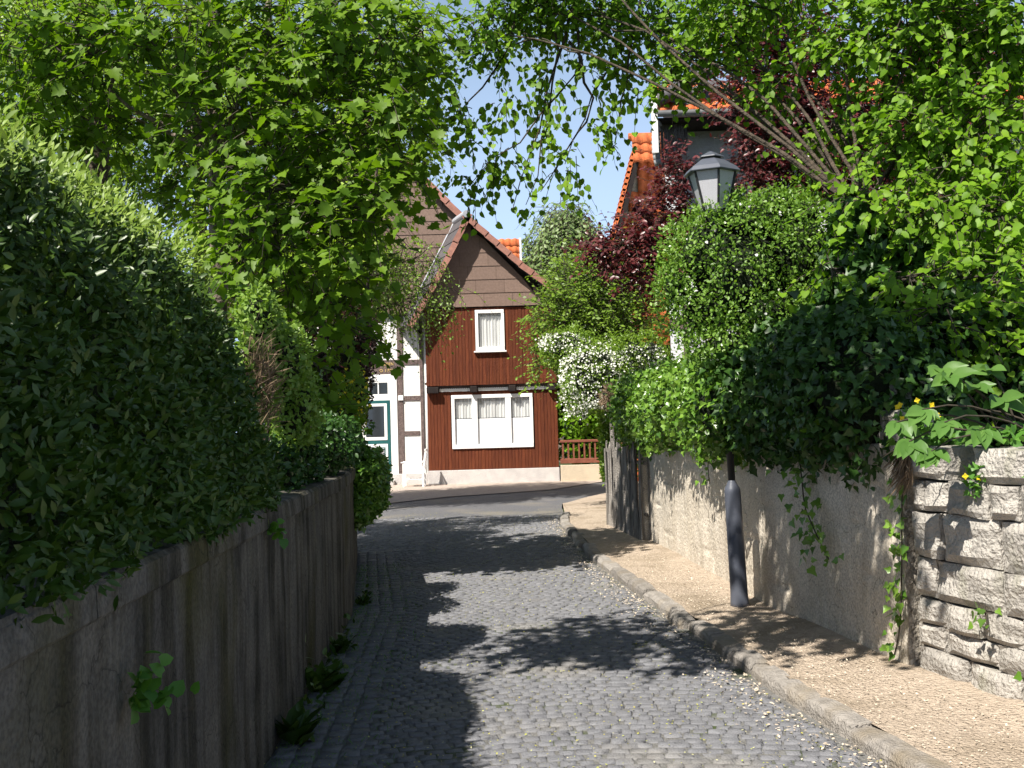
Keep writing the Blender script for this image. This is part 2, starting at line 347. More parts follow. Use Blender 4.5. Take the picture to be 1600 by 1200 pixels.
def leaves(name, tmpl, pos, d, up, size, m, parent, nparts=0, cell=26, pname='leaf'):
    tv, tf = T[tmpl]; s, d, n = frames(d, up); N = len(pos)
    size = np.broadcast_to(size, (N,)).copy()
    if nparts:
        px, py, dep = project(pos)
        ok = (px > 5) & (px < 1595) & (py > 5) & (py < 1195) & (dep > 0)
        idx = np.where(ok)[0]; idx = idx[np.argsort(dep[idx])]
        seen = set(); pick = []
        for i in idx:
            k = (int(px[i]//cell), int(py[i]//cell))
            if k in seen: continue
            seen.add(k); pick.append(i)
            if len(pick) >= nparts: break
        key = (tmpl, m.name)
        if key not in leaf_mesh_cache: leaf_mesh_cache[key] = npmesh(pname, tv, tf, m)
        pl = WL[parent]
        for i in pick:
            o = bpy.data.objects.new(pname, leaf_mesh_cache[key]); col.objects.link(o); o.parent = parent
            z = size[i]; mt = Matrix([[s[i][r]*z, d[i][r]*z, n[i][r]*z, pos[i][r]-pl[r]] for r in range(3)]+[[0, 0, 0, 1]])
            o.matrix_basis = mt; WL[o] = Vector(pos[i])
        keep = np.ones(N, bool); keep[pick] = False
        pos, s, d, n, size = pos[keep], s[keep], d[keep], n[keep], size[keep]; N = len(pos)
    V = pos[:, None]+size[:, None, None]*(s[:, None]*tv[None, :, 0:1]+d[:, None]*tv[None, :, 1:2]+n[:, None]*tv[None, :, 2:3])
    k = len(tv); Fc = (tf[None]+(np.arange(N)*k)[:, None, None]).reshape(-1, 3)
    at = np.repeat(rng.random(N), k)
    return obj(name, V.reshape(-1, 3), Fc, m, parent, attr=at, kind='stuff')
def B(px, py, d, rx, ry, rd):
    return (P(px, py, d), np.array([rx/F*d, rd, ry/F*d]))
def inball(n):
    u = nrm(rng.normal(size=(n, 3))); return u, rng.random(n)
def spray(blobs, n, L, K, droop=.3, hang=.2, shell=2.2, upz=.8, sunw=.5, jit=.5):
    vol = np.array([(r[0]*r[1]*r[2])**.75 for c, r in blobs]); bi = rng.choice(len(blobs), n, p=vol/vol.sum())
    C = np.array([b[0] for b in blobs])[bi]; Rr = np.array([b[1] for b in blobs])[bi]
    u, q = inball(n); u = u*(q**(1/shell))[:, None]
    p0 = C+u*Rr
    d = nrm(nrm(u*Rr)*.6+rng.normal(size=(n, 3))*.45+np.array([0, 0, -droop])*.5)
    Ls = L*(.6+.8*rng.random(n))
    t = np.linspace(.12, 1, K)
    pts = p0[:, None]+d[:, None]*(Ls[:, None]*t)[..., None]+np.array([0, 0, -droop])*(Ls[:, None]*t**2)[..., None]
    side = nrm(np.cross(d, np.array([0, 0, 1.])))
    sgn = np.where(np.arange(K) % 2 == 0, 1, -1)
    ld = d[:, None]*.5+side[:, None]*sgn[None, :, None]*.9+rng.normal(size=(n, K, 3))*.35+np.array([0, 0, -hang])
    up = np.array([0, -.4, upz])+sunw*np.array(SUN)+rng.normal(size=(n, K, 3))*jit
    tw = np.stack([p0-d*Ls[:, None]*.15, p0, p0+d*Ls[:, None]*.5+np.array([0, 0, -droop])*Ls[:, None]*.25, p0+d*Ls[:, None]+np.array([0, 0, -droop])*Ls[:, None]], 1)
    return pts.reshape(-1, 3), ld.reshape(-1, 3), up.reshape(-1, 3), tw
def limb(a, b, bulge=.15, M_=7, wob=.05):
    a = np.asarray(a, float); b = np.asarray(b, float); L = np.linalg.norm(b-a); t = np.linspace(0, 1, M_)[:, None]
    p = a+(b-a)*t+np.array([0, 0, 1.])*bulge*L*4*t*(1-t)*.5
    ph = rng.random((2, 3))*6.28; am = rng.normal(size=(2, 3))*wob*L*.45
    w_ = am[0]*np.sin(math.pi*t)*np.cos(2.2*t+ph[0])+am[1]*.5*np.sin(math.pi*t)*np.sin(7*t+ph[1])
    return p+w_
def tree(name, label, cat, base, top, r0, r1, blobs, mats, tmpl, size, n, L, K, droop=.3, hang=.2, bark='bark', nparts=0, twr=.004, cell=26, group=None, shell=2.2, limbs=True, sub=5, **kw):
    root = thing(name, base, label, cat, group)
    tr = limb(base, top, .0, 9, .03); rr = np.linspace(r0, r1, 9); rr[0] *= 1.25
    V, Fc = tubes(tr[None], rr[None], 10); obj('trunk', V, Fc, M[bark], root, smooth=True)
    subs = []
    for c, r in blobs:
        if not limbs: break
        k = 3+int(5*min(1, max(0, (c[2]-base[2])/(top[2]-base[2]+.01)*.7)))
        a = tr[min(8, k)]; rb = np.linspace(max(.012, r1*.55), .008, 7)
        pt = limb(a, c, .12, 7, .1); V, Fc = tubes(pt[None], rb[None], 6); obj('branch', V, Fc, M[bark], root, smooth=True)
        for q in range(sub):
            u, _ = inball(1); e = c+u[0]*r*.85; s_ = pt[rng.integers(4, 7)]; subs.append(limb(s_, e, .05, 5, .1))
    if subs:
        S = np.array(subs); V, Fc = tubes(S, np.broadcast_to(np.linspace(.010, .004, 5), (len(S), 5)), 4); obj('twigs', V, Fc, M['twig'], root, kind='stuff')
    p, d, up, tw = spray(blobs, n, L, K, droop, hang, shell, **kw)
    V, Fc = tubes(tw, np.broadcast_to(np.array([1.5, 1.2, 1, .5])*twr, (len(tw), 4)), 3); obj('twigs', V, Fc, M['twig'], root, kind='stuff')
    leaves('foliage', tmpl, p, d, up, size*(.65+.6*rng.random(len(p))), M[mats], root, nparts, cell)
    return root
def ico(sub=2):
    import bmesh
    bm = bmesh.new(); bmesh.ops.create_icosphere(bm, subdivisions=sub, radius=1)
    V = np.array([v.co[:] for v in bm.verts]); Fc = np.array([[v.index for v in f.verts] for f in bm.faces]); bm.free(); return V, Fc
ICO = ico(2)
def bush(name, label, cat, base, blobs, mat, tmpl, size, n, nparts=0, cell=26, core=.72, jit=.5, upw=.5, thick=.22, dangle=0., parent=None, group=None, lname='foliage', stems=3):
    root = parent or thing(name, base, label, cat, group)
    A = np.array([(r[0]*r[1]+r[1]*r[2]+r[0]*r[2]) for c, r in blobs]); bi = rng.choice(len(blobs), n, p=A/A.sum())
    C = np.array([b[0] for b in blobs])[bi]; Rr = np.array([b[1] for b in blobs])[bi]
    u, q = inball(n)
    bump = 1+.10*np.sin(u[:, 0]*7+C[:, 1]*3)+.08*np.sin(u[:, 2]*9+u[:, 1]*6+C[:, 0]*5)
    bump = bump+(rng.random(n) < .18)*rng.random(n)*.22
    p = C+u*Rr*(bump*(1.05-thick*q**1.6))[:, None]
    inside = np.zeros(n, bool)
    for i, (c, r) in enumerate(blobs):
        inside |= (bi != i) & ((((p-c)/r)**2).sum(1) < .62)
    p, u = p[~inside], u[~inside]; k = len(p)
    nn = nrm(u/Rr[~inside])
    d = nn*.22+rng.normal(size=(k, 3))*.65+np.array([0, 0, .12-dangle])
    up = nn*.6+np.array([0, -.2, upw])+rng.normal(size=(k, 3))*jit
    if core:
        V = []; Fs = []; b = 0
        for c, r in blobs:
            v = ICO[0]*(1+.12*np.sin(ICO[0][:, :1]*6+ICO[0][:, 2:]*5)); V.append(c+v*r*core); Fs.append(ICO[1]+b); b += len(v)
        obj('shade_core', np.concatenate(V), np.concatenate(Fs), M['core'], root, smooth=True, kind='stuff')  # solid core added to block light behind the leaves
    if stems and base is not None:
        for k_ in range(stems):
            c, r = blobs[rng.integers(len(blobs))]
            V, Fc = tubes(limb(np.array(base)+rng.normal(size=3)*np.array([.08, .08, 0]), c, .02)[None], np.linspace(.022, .01, 7)[None], 6)
            obj('stem', V, Fc, M['bark'], root, smooth=True)
    leaves(lname, tmpl, p, d, up, size*(.6+.7*rng.random(k)), M[mat], root, nparts, cell)
    return root

import mathutils.noise as mn
def nz3(x, y, z): return mn.noise(Vector((x, y, z)))
# ------------------------------------------------------------------ plan lines
def interp(pts, y):
    ys = [p[1] for p in pts]; xs = [p[0] for p in pts]; return np.interp(y, ys, xs)
LW = [(-.87, -3), (-1.0, 0), (-1.22, 5), (-1.43, 9.4), (-2.05, 14.0)]               # left wall face
KB = [(2.85, -4), (2.35, 0), (1.86, 4), (1.66, 5), (1.46, 6.3), (1.33, 7.8), (1.14, 9.6), (.83, 12.9), (.70, 16.6), (.85, 19.5)]   # kerb line
RW = [(4.1, -2), (3.55, 1.4), (2.86, 4.3), (2.60, 5.4), (2.33, 6.5), (2.02, 8.7), (1.70, 13.8)]             # right wall face

# ------------------------------------------------------------------ ground and road
o = obj('ground', [(-600, -200, -.06), (600, -200, -.06), (600, 1200, -.06), (-600, 1200, -.06)], [(0, 1, 2, 3)], M['grass_soil'], kind='structure')
road = thing('road', (0, 10, 0), kind='structure')
V = []; Fs = []
ys = np.concatenate([np.arange(-6, 21, 1.0), [21.]])
for y in ys: V += [(interp(LW, min(y, 14))-(.1 if y < 14 else 9), y, -.007), (interp(KB, y)+.02, y, -.007)]
Fs = [(2*i, 2*i+1, 2*i+3, 2*i+2) for i in range(len(ys)-1)]
obj('road_bed', V, Fs, M['joint'], road)
# far road surface (individual setts no longer readable there)
mfar = pm('far_cobbles', (.175, .175, .185), (.12, .12, .13), 26, .65, .4, 60, c3=(.23, .21, .18), s3=.8)
V = [(-14, 18.9, -.004), (.80, 18.9, -.004), (.92, 21.4, -.004), (2.1, 23.4, -.004), (9, 27.3, -.004), (30, 37, -.004), (30, 45, -.004), (9, 34, -.004), (-14, 34, -.004)]
obj('road_surface', V, [tuple(range(len(V)))], mfar, road)
# setts
def sett_template(lx, ly, seed):
    r = np.random.default_rng(seed); a, b = lx/2, ly/2; e = .009
    def ring(k, z, j): return [(sx*(a-k)+r.normal()*j, sy*(b-k)+r.normal()*j, z+r.normal()*.0012) for sx, sy in ((-1, -1), (1, -1), (1, 1), (-1, 1))]
    V = ring(0, -.03, .0)+ring(.001, -.0045, .003)+ring(e, .0, .004)+[(0, 0, .001)]
    Fs = []
    for q in (0, 4):
        Fs += [(q+i, q+(i+1) % 4, q+4+(i+1) % 4) for i in range(4)]+[(q+i, q+4+(i+1) % 4, q+4+i) for i in range(4)]
    Fs += [(8+i, 8+(i+1) % 4, 12) for i in range(4)]
    return np.array(V), np.array(Fs)
TS = [sett_template(.083+.009*math.sin(k*2.3), .075+.008*math.cos(k*1.7), 40+k) for k in range(8)]
TG = [sett_template(.118, .100, 60+k) for k in range(4)]
S = []   # x, y, yaw, kind
y = 3.0
while y < 18.9:
    xl = interp(LW, min(y, 14))+(0.02 if y < 14 else -4.5*min(1, (y-14)/3)); xr = interp(KB, y)-.06
    x = xl+.47 if y < 14 else xl; off = (int(round(y/.083)) % 2)*.045
    w0 = x
    x += off
    while x < xr:
        t = (x-w0)/(max(.5, xr-w0)); bow = .16*math.sin(math.pi*min(1, max(0, t)))
        yaw = math.atan(.16*math.pi/max(.5, xr-w0)*math.cos(math.pi*min(1, max(0, t))))
        S.append((x+rng.normal()*.006, y+bow-.08+rng.normal()*.007, yaw+rng.normal()*.06, int(rng.integers(8)))); x += .090+rng.normal()*.004
    y += .083
y = 3.0
while y < 14:     # gutter rows running along the wall
    for k in range(4):
        S.append((interp(LW, y)+.065+k*.108+rng.normal()*.006, y+k*.05+rng.normal()*.01, math.pi/2+.03+rng.normal()*.04, 8+int(rng.integers(4)))); 
    y += .126
S = np.array(S)
ALLT = TS+TG
mesh_t = [npmesh('sett', v, f, M['sett']) for v, f in ALLT]
px, py, dep = project(np.c_[S[:, 0], S[:, 1], np.zeros(len(S))])
vis = (px > -10) & (px < 1610) & (py < 1205)
order = np.argsort(np.where(vis, dep, 1e9)); first = set(order[:300].tolist())
VV = []; FF = []; AA = []; b = 0
for i, (x, y, yaw, k) in enumerate(S):
    k = int(k); zt = rng.normal()*.0016+.006*nz3(x*1.1, y*1.1, 3); tx, ty = rng.normal(size=2)*.012
    crown = 0.0
    if i in first:
        o = link('sett', mesh_t[k], road, (x, y, zt)); o.rotation_euler = (tx, ty, yaw)
    else:
        v, f = ALLT[k]; c, s_ = math.cos(yaw), math.sin(yaw)
        q = np.c_[v[:, 0]*c-v[:, 1]*s_+x, v[:, 0]*s_+v[:, 1]*c+y, v[:, 2]+zt+v[:, 0]*tx+v[:, 1]*ty]
        VV.append(q); FF.append(f+b); AA.append(np.full(len(v), rng.random())); b += len(v)
obj('setts', np.concatenate(VV), np.concatenate(FF), M['sett'], road, attr=np.concatenate(AA), kind='stuff')

# forecourt in front of the house
V = [G(480, 806, .012), G(600, 787, .012), G(700, 776, .012), G(790, 770, .012), G(860, 765, .012), G(950, 751, .012), G(1100, 730, .012)]
V = V+[(14, 30.5, .012), (-12, 30.5, .012)]
obj('forecourt', V, [tuple(range(len(V)))], M['court'], kind='structure')
# pavement on the right
V = []; ys = np.linspace(-3, 19.4, 90)
walk_top = .065
def walkz(y): return walk_top*(1-.75*max(0, min(1, (y-16.0)/3.4)))
for y in ys:
    xk = interp(KB, y)+.12; xw = interp(RW, y)+.05 if y < 13.8 else 1.75+(y-13.8)*1.2
    for t in np.linspace(0, 1, 9): V.append((xk+(xw-xk)*t, y, walkz(y)+.012*math.sin(y*2.1+t*5)*math.sin(y*.9)+.03*t**3+rng.normal()*.003))
Fs = [(i*9+j, i*9+j+1, (i+1)*9+j+1, (i+1)*9+j) for i in range(len(ys)-1) for j in range(8)]
b = len(V)
V += [tuple(V[(len(ys)-1)*9]), G(880, 787, .02), G(915, 777, .02), G(952, 769, .02), (9, 26, .02), (9, 19.4, .02)]
Fs.append(tuple(range(b, b+6)))
obj('pavement', V, Fs, M['walk'], smooth=True, kind='structure')
Vb = [(interp(KB, q)+.03, q, .004) for q in (14., 16.6, 18, 19.4)]+[(.93, 21.4, .004), (2.1, 23.4, .004), (3.5, 23.4, .004), (3.5, 14., .004)]
obj('pavement_base', Vb, [tuple(range(8))], M['walk'], kind='structure')
# kerb stones
kerb = thing('kerb', (1.5, 7, 0), kind='structure')
y = -3.0; kmb = None
while y < 19.0:
    L = .34+.25*rng.random() if 5.8 < y < 9 else .55+.35*rng.random()
    y2 = min(y+L, 19.1); xa, xb = interp(KB, y), interp(KB, y2); yaw = math.atan2(xb-xa, y2-y)
    LL = math.hypot(xb-xa, y2-y)
    rough = 1.0 if (5.8 < y < 9 or y > 13) else .35
    dz = rng.normal()*.012*rough; dx = rng.normal()*.02*rough
    h = walkz(y)+.012+dz
    # rounded profile, slightly worn
    prof = [(-.005, -.08), (-.002, h-.035), (.012, h-.010), (.035, h), (.125, h+.002), (.14, h-.02), (.14, -.08)]
    nseg = 4; Vk = []
    for q in range(nseg+1):
        t = (.010+(LL-.020)*q/nseg); e = .012 if q in (0, nseg) else 0
        for a_, z_ in prof:
            zz = z_-e*(z_ > 0)+rng.normal()*.003; aa = a_+e*.4*(a_ < .02)+rng.normal()*.003
            Vk.append((xa+dx+math.cos(yaw)*aa+math.sin(yaw)*t, y-math.sin(yaw)*aa+math.cos(yaw)*t, zz+rng.normal()*.001))
    n = len(prof)
    Fk = [(q*n+j, q*n+j+1, (q+1)*n+j+1, (q+1)*n+j) for q in range(nseg) for j in range(n-1)]+[tuple(range(n)), tuple(range(nseg*n, nseg*n+n))[::-1]]
    obj('kerb_stone', Vk, Fk, M['kerb'], kerb)
    y = y2
# gravel and blossom litter
def litter(name, label, cat, n, fn, mat, size, tmpl='tiny', flat=.25):
    p = fn(n); d = rng.normal(size=(n, 3))*np.array([1, 1, flat]); up = np.array([0, 0, 1.])+rng.normal(size=(n, 3))*flat
    o = leaves(name, tmpl, p, d, up, size*(.5+rng.random(n)), M[mat], None); tag(o, label, cat); return o
def on_walk(n):
    y = 3+rng.random(n)**1.5*17; xk = interp(KB, y)+.14; xw = interp(RW, np.minimum(y, 13.8))
    return np.c_[xk+(xw-xk)*rng.random(n), y, np.array([walkz(q) for q in y])+.012+.012*rng.random(n)]
def on_road(n):
    y = 3+rng.random(n)**1.3*17; xl = interp(LW, np.minimum(y, 14)); xr = interp(KB, y)
    return np.c_[xl+(xr-xl)*rng.random(n), y, .006+.004*rng.random(n)]
def gutter(n):
    y = 3+rng.random(n)*15; xr = interp(KB, y)
    return np.c_[xr-.02-np.abs(rng.normal(size=n))*.16, y, .006+.008*rng.random(n)]
litter('gravel', 'pale gravel and bits of litter strewn over the sandy pavement', 'gravel', 12000, on_walk, 'gravelbit', .013)
litter('fallen_blossom', 'yellow green fallen blossom scattered over the cobbled road', 'blossom', 6500, on_road, 'fleck', .012)
litter('gutter_debris', 'dry leaf debris gathered in the gutter against the kerb', 'debris', 2600, gutter, 'gravelbit', .020)

# ------------------------------------------------------------------ raised gardens behind the walls
V = []; ys = list(np.arange(-6, 15, 1.0))
for y in ys: V += [(interp(LW, min(y, 14))-.22, y, 1.08), (-30, y, 1.5)]
Fs = [(2*i, 2*i+1, 2*i+3, 2*i+2) for i in range(len(ys)-1)]
V += [(interp(LW, 14)-.22, 14, -.06), (-30, 14, -.06)]; n = len(V); Fs.append((n-4, n-3, n-1, n-2))
obj('left_garden_bank', V, Fs, M['grass_soil'], kind='structure')
V = []; ys = list(np.arange(-6, 14, 1.0))+[13.8]
for y in ys: V += [(interp(RW, min(y, 13.8))+.28, y, 1.15), (30, y, 1.6)]
Fs = [(2*i, 2*i+1, 2*i+3, 2*i+2) for i in range(len(ys)-1)]
V += [(1.98, 13.8, -.06), (30, 13.8, -.06)]; n = len(V); Fs.append((n-4, n-3, n-1, n-2))
obj('right_garden_bank', V, Fs, M['grass_soil'], kind='structure')

# ------------------------------------------------------------------ walls
def face_grid(line, y0, y1, h0, h1, ny, nz, disp, sign, thick=.25):
    "wall as displaced grid: front face + top + back"
    V = []; ys = np.linspace(y0, y1, ny); zs = np.linspace(0, 1, nz)
    for y in ys:
        x = interp(line, y); h = h0+(h1-h0)*(y-y0)/(y1-y0)
        for t in zs:
            z = -.06+(h+.06)*t; V.append((x+sign*disp(y, z), y, z))
        V.append((x-sign*.02, y, h+.012*math.sin(y*9))); V.append((x-sign*thick, y, h)); V.append((x-sign*thick, y, -.06))
    n = nz+3
    Fs = [(i*n+j, i*n+j+1, (i+1)*n+j+1, (i+1)*n+j) for i in range(ny-1) for j in range(n-1)]+[tuple(range(n)), tuple(range((ny-1)*n, ny*n))]
    return V, Fs
def rdisp(y, z):
    d = .014*nz3(y*1.3, z*1.3, 1)+.008*nz3(y*4, z*3, 2)+.0022*nz3(y*12, z*7, 3)
    for k, (zj, a) in enumerate(((.27, 5), (.56, 8), (.86, 3), (1.12, 6))):       # half-hidden bed joints
        w_ = abs(z-zj-.02*nz3(y*2, k, 0)); g = nz3(y*1.7, k*3.1, 4)
        if g > -.05: d -= .020*max(0, 1-w_/.018)*min(1, (g+.05)*4)
    cell = math.floor((z-.27)/.29); yj = (y+.31*cell) % .62
    if nz3(y*.8, cell*2.3, 9) > .02: d -= .015*max(0, 1-abs(yj-.31)/.018)
    return d
def ldisp(y, z): return .010*nz3(y*1.1, z, 7)+.008*nz3(y*6, z*2, 8)+.005*nz3(y*16, z*5, 3)
rw = thing('plastered_wall', (1.9, 10, 0), 'pale lime plastered garden wall under the ivy along the pavement, behind the lamp post', 'wall')
V, Fs = face_grid(RW, 6.52, 13.8, 1.42, 1.20, 330, 48, rdisp, -1)
obj('plaster_face', V, Fs, M['plaster'], rw, smooth=True)
mb = MB(); mb.box(1.62, 1.76, 13.80, 14.1, -.05, 1.28, .02); mb.build('end_pier', M['plaster'], rw)
lw = thing('retaining_wall', (-1.3, 6, 0), 'dark stained concrete retaining wall below the big hedge on the left of the road', 'wall')
V, Fs = face_grid(LW, -2, 14, 1.12, 1.15, 420, 34, ldisp, 1)
obj('wall_face', V, Fs, M['lplaster'], lw, smooth=True)
y = -2.0
while y < 13.9:
    y2 = min(14, y+1.15+.1*rng.random()); xa, xb = interp(LW, y), interp(LW, y2-.01)
    m_ = MB(); prof = [(.022, 1.115), (.030, 1.125), (.026, 1.205), (.012, 1.222), (-.26, 1.235), (-.26, 1.10)]
    Vc = [(xa+a, y+.004, z) for a, z in prof]+[((xa+xb)/2+a+rng.normal()*.004, (y+y2)/2, z+rng.normal()*.004) for a, z in prof]+[(xb+a, y2-.006, z) for a, z in prof]
    n = 6; Fk = [(q*n+j, q*n+(j+1) % n, (q+1)*n+(j+1) % n, (q+1)*n+j) for q in range(2) for j in range(n)]+[tuple(range(n))[::-1], tuple(range(2*n, 3*n))]
    obj('coping', Vc, Fk, M['lplaster'], lw); y = y2
# stone wall
sw = thing('stone_wall', (2.9, 4.5, 0), 'rough grey sandstone block wall at the near right corner with ivy in its joints', 'wall')
mb = MB(); Vc = []
for y in (6.5, 5.4, 4.3, 1.4, -2): Vc += [(interp(RW, y)+.10, y, -.05), (interp(RW, y)+.10, y, 1.18), (interp(RW, y)+.42, y, 1.18), (interp(RW, y)+.42, y, -.05)]
Fk = [(q*4+j, q*4+(j+1) % 4, (q+1)*4+(j+1) % 4, (q+1)*4+j) for q in range(4) for j in range(4)]+[(0, 1, 2, 3), (16, 17, 18, 19)]
obj('mortar_core', Vc, Fk, M['mortar'], sw)
def stone(ya, yb, z0, z1, parent, depth=.30, proud=0, sag=0):
    xa, xb = interp(RW, ya), interp(RW, yb)
    A = np.array([xa, ya, 0]); Bv = np.array([xb, yb, 0]); ax = (Bv-A); L = np.linalg.norm(ax); ax /= L
    out = np.array([-ax[1], ax[0], 0]);  out = out if out[0] < 0 else -out
    nx_, nz_ = max(4, int(L/.07)), 5; Vt = []; sd_ = rng.random()*50
    for i in range(nx_+1):
        for j in range(nz_+1):
            u, v = i/nx_, j/nz_; eu = min(u, 1-u)*L; ev = min(v, 1-v)*(z1-z0)
            edge = min(1, eu/.035)**.5*min(1, ev/.035)**.5
            o_ = -.027*(1-edge)+.028*nz3(u*L*4+sd_, v*2, sd_)+.005*nz3(u*L*12, v*6, sd_)+proud
            zz = z0+.004+(z1-z0-.008)*v+(.018*nz3(u*L*4, sd_, j*.2))*(1 if 0 < j else 1)-sag*u
            p = A+ax*(.005+(L-.01)*u)+out*o_+np.array([0, 0, zz]); Vt.append(p)
    nn = nz_+1
    Fk = [(i*nn+j, i*nn+j+1, (i+1)*nn+j+1, (i+1)*nn+j) for i in range(nx_) for j in range(nz_)]
    b = len(Vt); ring = [i*nn for i in range(nx_+1)]+[nx_*nn+j for j in range(1, nn)]+[i*nn+nz_ for i in range(nx_-1, -1, -1)]+[j for j in range(nz_-1, 0, -1)]
    for r_ in ring: Vt.append(Vt[r_]-out*depth)
    m2 = len(ring); Fk += [(ring[i], ring[(i+1) % m2], b+(i+1) % m2, b+i) for i in range(m2)]
    return obj('stone', Vt, Fk, M['stone'], parent, smooth=False)
courses = [(0, .22), (.22, .36), (.36, .52), (.52, .75), (.75, 1.02), (1.02, 1.21), (1.21, 1.40)]
for ci, (z0, z1) in enumerate(courses):
    y = 6.46-(.0 if ci % 2 else .12)*0; first_ = True
    while y > .2:
        L = (.24+.30*rng.random())*(1.15 if z1-z0 > .2 else .9)
        if first_ and ci % 2: L *= .5
        if ci == 6 and first_: L = .33
        first_ = False; y2 = y-L
        if not (ci == 6 and 5.72 < (y+y2)/2 < 6.12): stone(y, y2+.008, z0, z1, sw, proud=rng.normal()*.010)
        y = y2
# broken stones standing at the joint of the two walls
for (a, b, z0, z1, pr) in ((6.78, 6.50, 1.43, 1.62, .02), (6.95, 6.68, 1.62, 1.80, -.05), (7.0, 6.8, 1.43, 1.6, -.03)): stone(a, b, z0, z1, sw, .2, pr)

# ------------------------------------------------------------------ paling fence at the far end of the wall
pf = thing('paling_fence', (1.6, 14.9, 0), 'short fence of weathered grey split palings at the far end of the plastered wall', 'fence')
a0, a1 = np.array([1.66, 13.74, .05]), np.array([1.42, 16.2, .05])
npal = 27
for k in range(npal):
    t = (k+.5)/npal; c = a0+(a1-a0)*t; wv = .036+.012*rng.random(); h = 1.22+.05*rng.normal(); r_ = .020
    cs = [(math.cos(q)*wv*.95, math.sin(q)*r_) for q in np.linspace(0, 2*math.pi, 7)[:-1]]
    Vp = []; lx, ly = rng.normal()*.012, rng.normal()*.02
    for z, s_ in ((0, 1), (h*.5, .95), (h*.96, .9), (h, .6)):
        for a, b_ in cs: Vp.append((c[0]-.06+b_*s_+lx*z, c[1]+a*s_+ly*z, c[2]+z+rng.normal()*.004))
    Fk = [(q*6+j, q*6+(j+1) % 6, (q+1)*6+(j+1) % 6, (q+1)*6+j) for q in range(3) for j in range(6)]+[tuple(range(18, 24))]
    obj('paling', Vp, Fk, M['oldwood'], pf)
for z in (.35, 1.0):
    mb = MB(); mb.bar(a0+(0, 0, z), a1+(0, 0, z), .025, n=6); mb.build('rail', M['oldwood'], pf)
for c in (a0, a1): mb = MB(); mb.bar(c+(.06, 0, 0), c+(.06, 0, 1.75 if c is a1 else 1.2), .035, n=8); mb.build('post', M['oldwood'], pf)

# ------------------------------------------------------------------ lamp post
lb = G(1156, 944, .09); lb = np.array([lb[0], lb[1], .08]); LN = (-.030, .0)
lamp = thing('street_lamp', lb, 'grey street lamp with hexagonal lantern, its post rising through the bush beside the plastered wall', 'street lamp')
def lz(py): return P(1140, py, lb[1])[2]-lb[2]
zt = lz(768)
mb = MB(); mb.lathe(lb, [(.078, -.02), (.074, .03), (.070, .10), (.066, zt-.02), (.066, zt), (.060, zt+.03), (.030, zt+.085), (.028, zt+.10)], 20, LN); mb.build('post_base', M['metal'], lamp, smooth=True)
zh = lz(330); mb = MB(); mb.lathe(lb, [(.030, zt+.09), (.030, zh-.25), (.028, zh-.05)], 14, LN); mb.build('upper_post', M['black'], lamp, smooth=True)
mb = MB(); mb.lathe(lb, [(.03, zh-.10), (.06, zh-.05), (.11, zh-.02), (.12, zh)], 6, LN, rot=R(28)); mb.build('lantern_base', M['metal'], lamp)
rt, rbt = .195, .115; z0_, z1_ = zh, lz(270)
RT = R(-92)+R(8)
def hexp(r, z): return [np.array([lb[0]+LN[0]*z+r*math.cos(RT+k*math.pi/3), lb[1]+r*math.sin(RT+k*math.pi/3), lb[2]+z]) for k in range(6)]
A_, B_ = hexp(rbt, z0_), hexp(rt, z1_)
for k in range(6):
    m_ = MB(); m_.bar(A_[k], B_[k], .010, n=5); m_.build('glazing_bar', M['black'], lamp)
    q = [A_[k], A_[(k+1) % 6], B_[(k+1) % 6], B_[k]]; c = sum(q)/4; n_ = nrm(c-np.array([lb[0]+LN[0]*c[2], lb[1], c[2]]))
    m_ = MB(); m_.prism([p*.97+c*.03-n_*.004 for p in q], -n_*.005); m_.build('glass_pane', M['lampglass'], lamp)
mb = MB(); rot = RT
mb.lathe(lb, [(.236, z1_-.006), (.238, z1_), (.208, z1_+.036), (.112, z1_+.100), (.095, z1_+.108)], 6, LN, rot=rot); mb.build('lantern_roof', M['metal'], lamp)
mb = MB(); mb.lathe(lb, [(.082, z1_+.112), (.082, z1_+.126)], 6, LN, rot=rot); mb.build('vent_gap', M['black'], lamp)
mb = MB(); mb.lathe(lb, [(.110, z1_+.124), (.108, z1_+.132), (.03, z1_+.172), (.012, z1_+.180)], 6, LN, rot=rot); mb.build('roof_cap', M['metal'], lamp)

# ------------------------------------------------------------------ the brown clad house
YF = 29.5
def HX(px, py, d=YF): return P(px, py, d)[0]
def HZ(px, py, d=YF): return P(px, py, d)[2]
xL, xR = HX(667, 610), HX(871, 640)
zpl = HZ(770, 733); zj = HZ(770, 601); ze = HZ(760, 480)
house = thing('wood_clad_house', ((xL+xR)/2, YF, 0), 'brown board clad gabled house with white framed windows facing the lane', 'house')
mb = MB(); mb.box(xL+.02, xR-.02, YF+.25, YF+5, 0, ze-.02); mb.build('wall', M['soffit'], house)
mb = MB(); mb.box(xL-.02, xR+.01, YF-.05, YF+.06, -.05, zpl, .01); mb.build('plinth', M['greywash'], house)
mb = MB(); mb.box(xL-.04, xR+.02, YF-.12, YF+.06, zj+.04, zj+.10); mb.build('jetty_beam', M['soffit'], house)
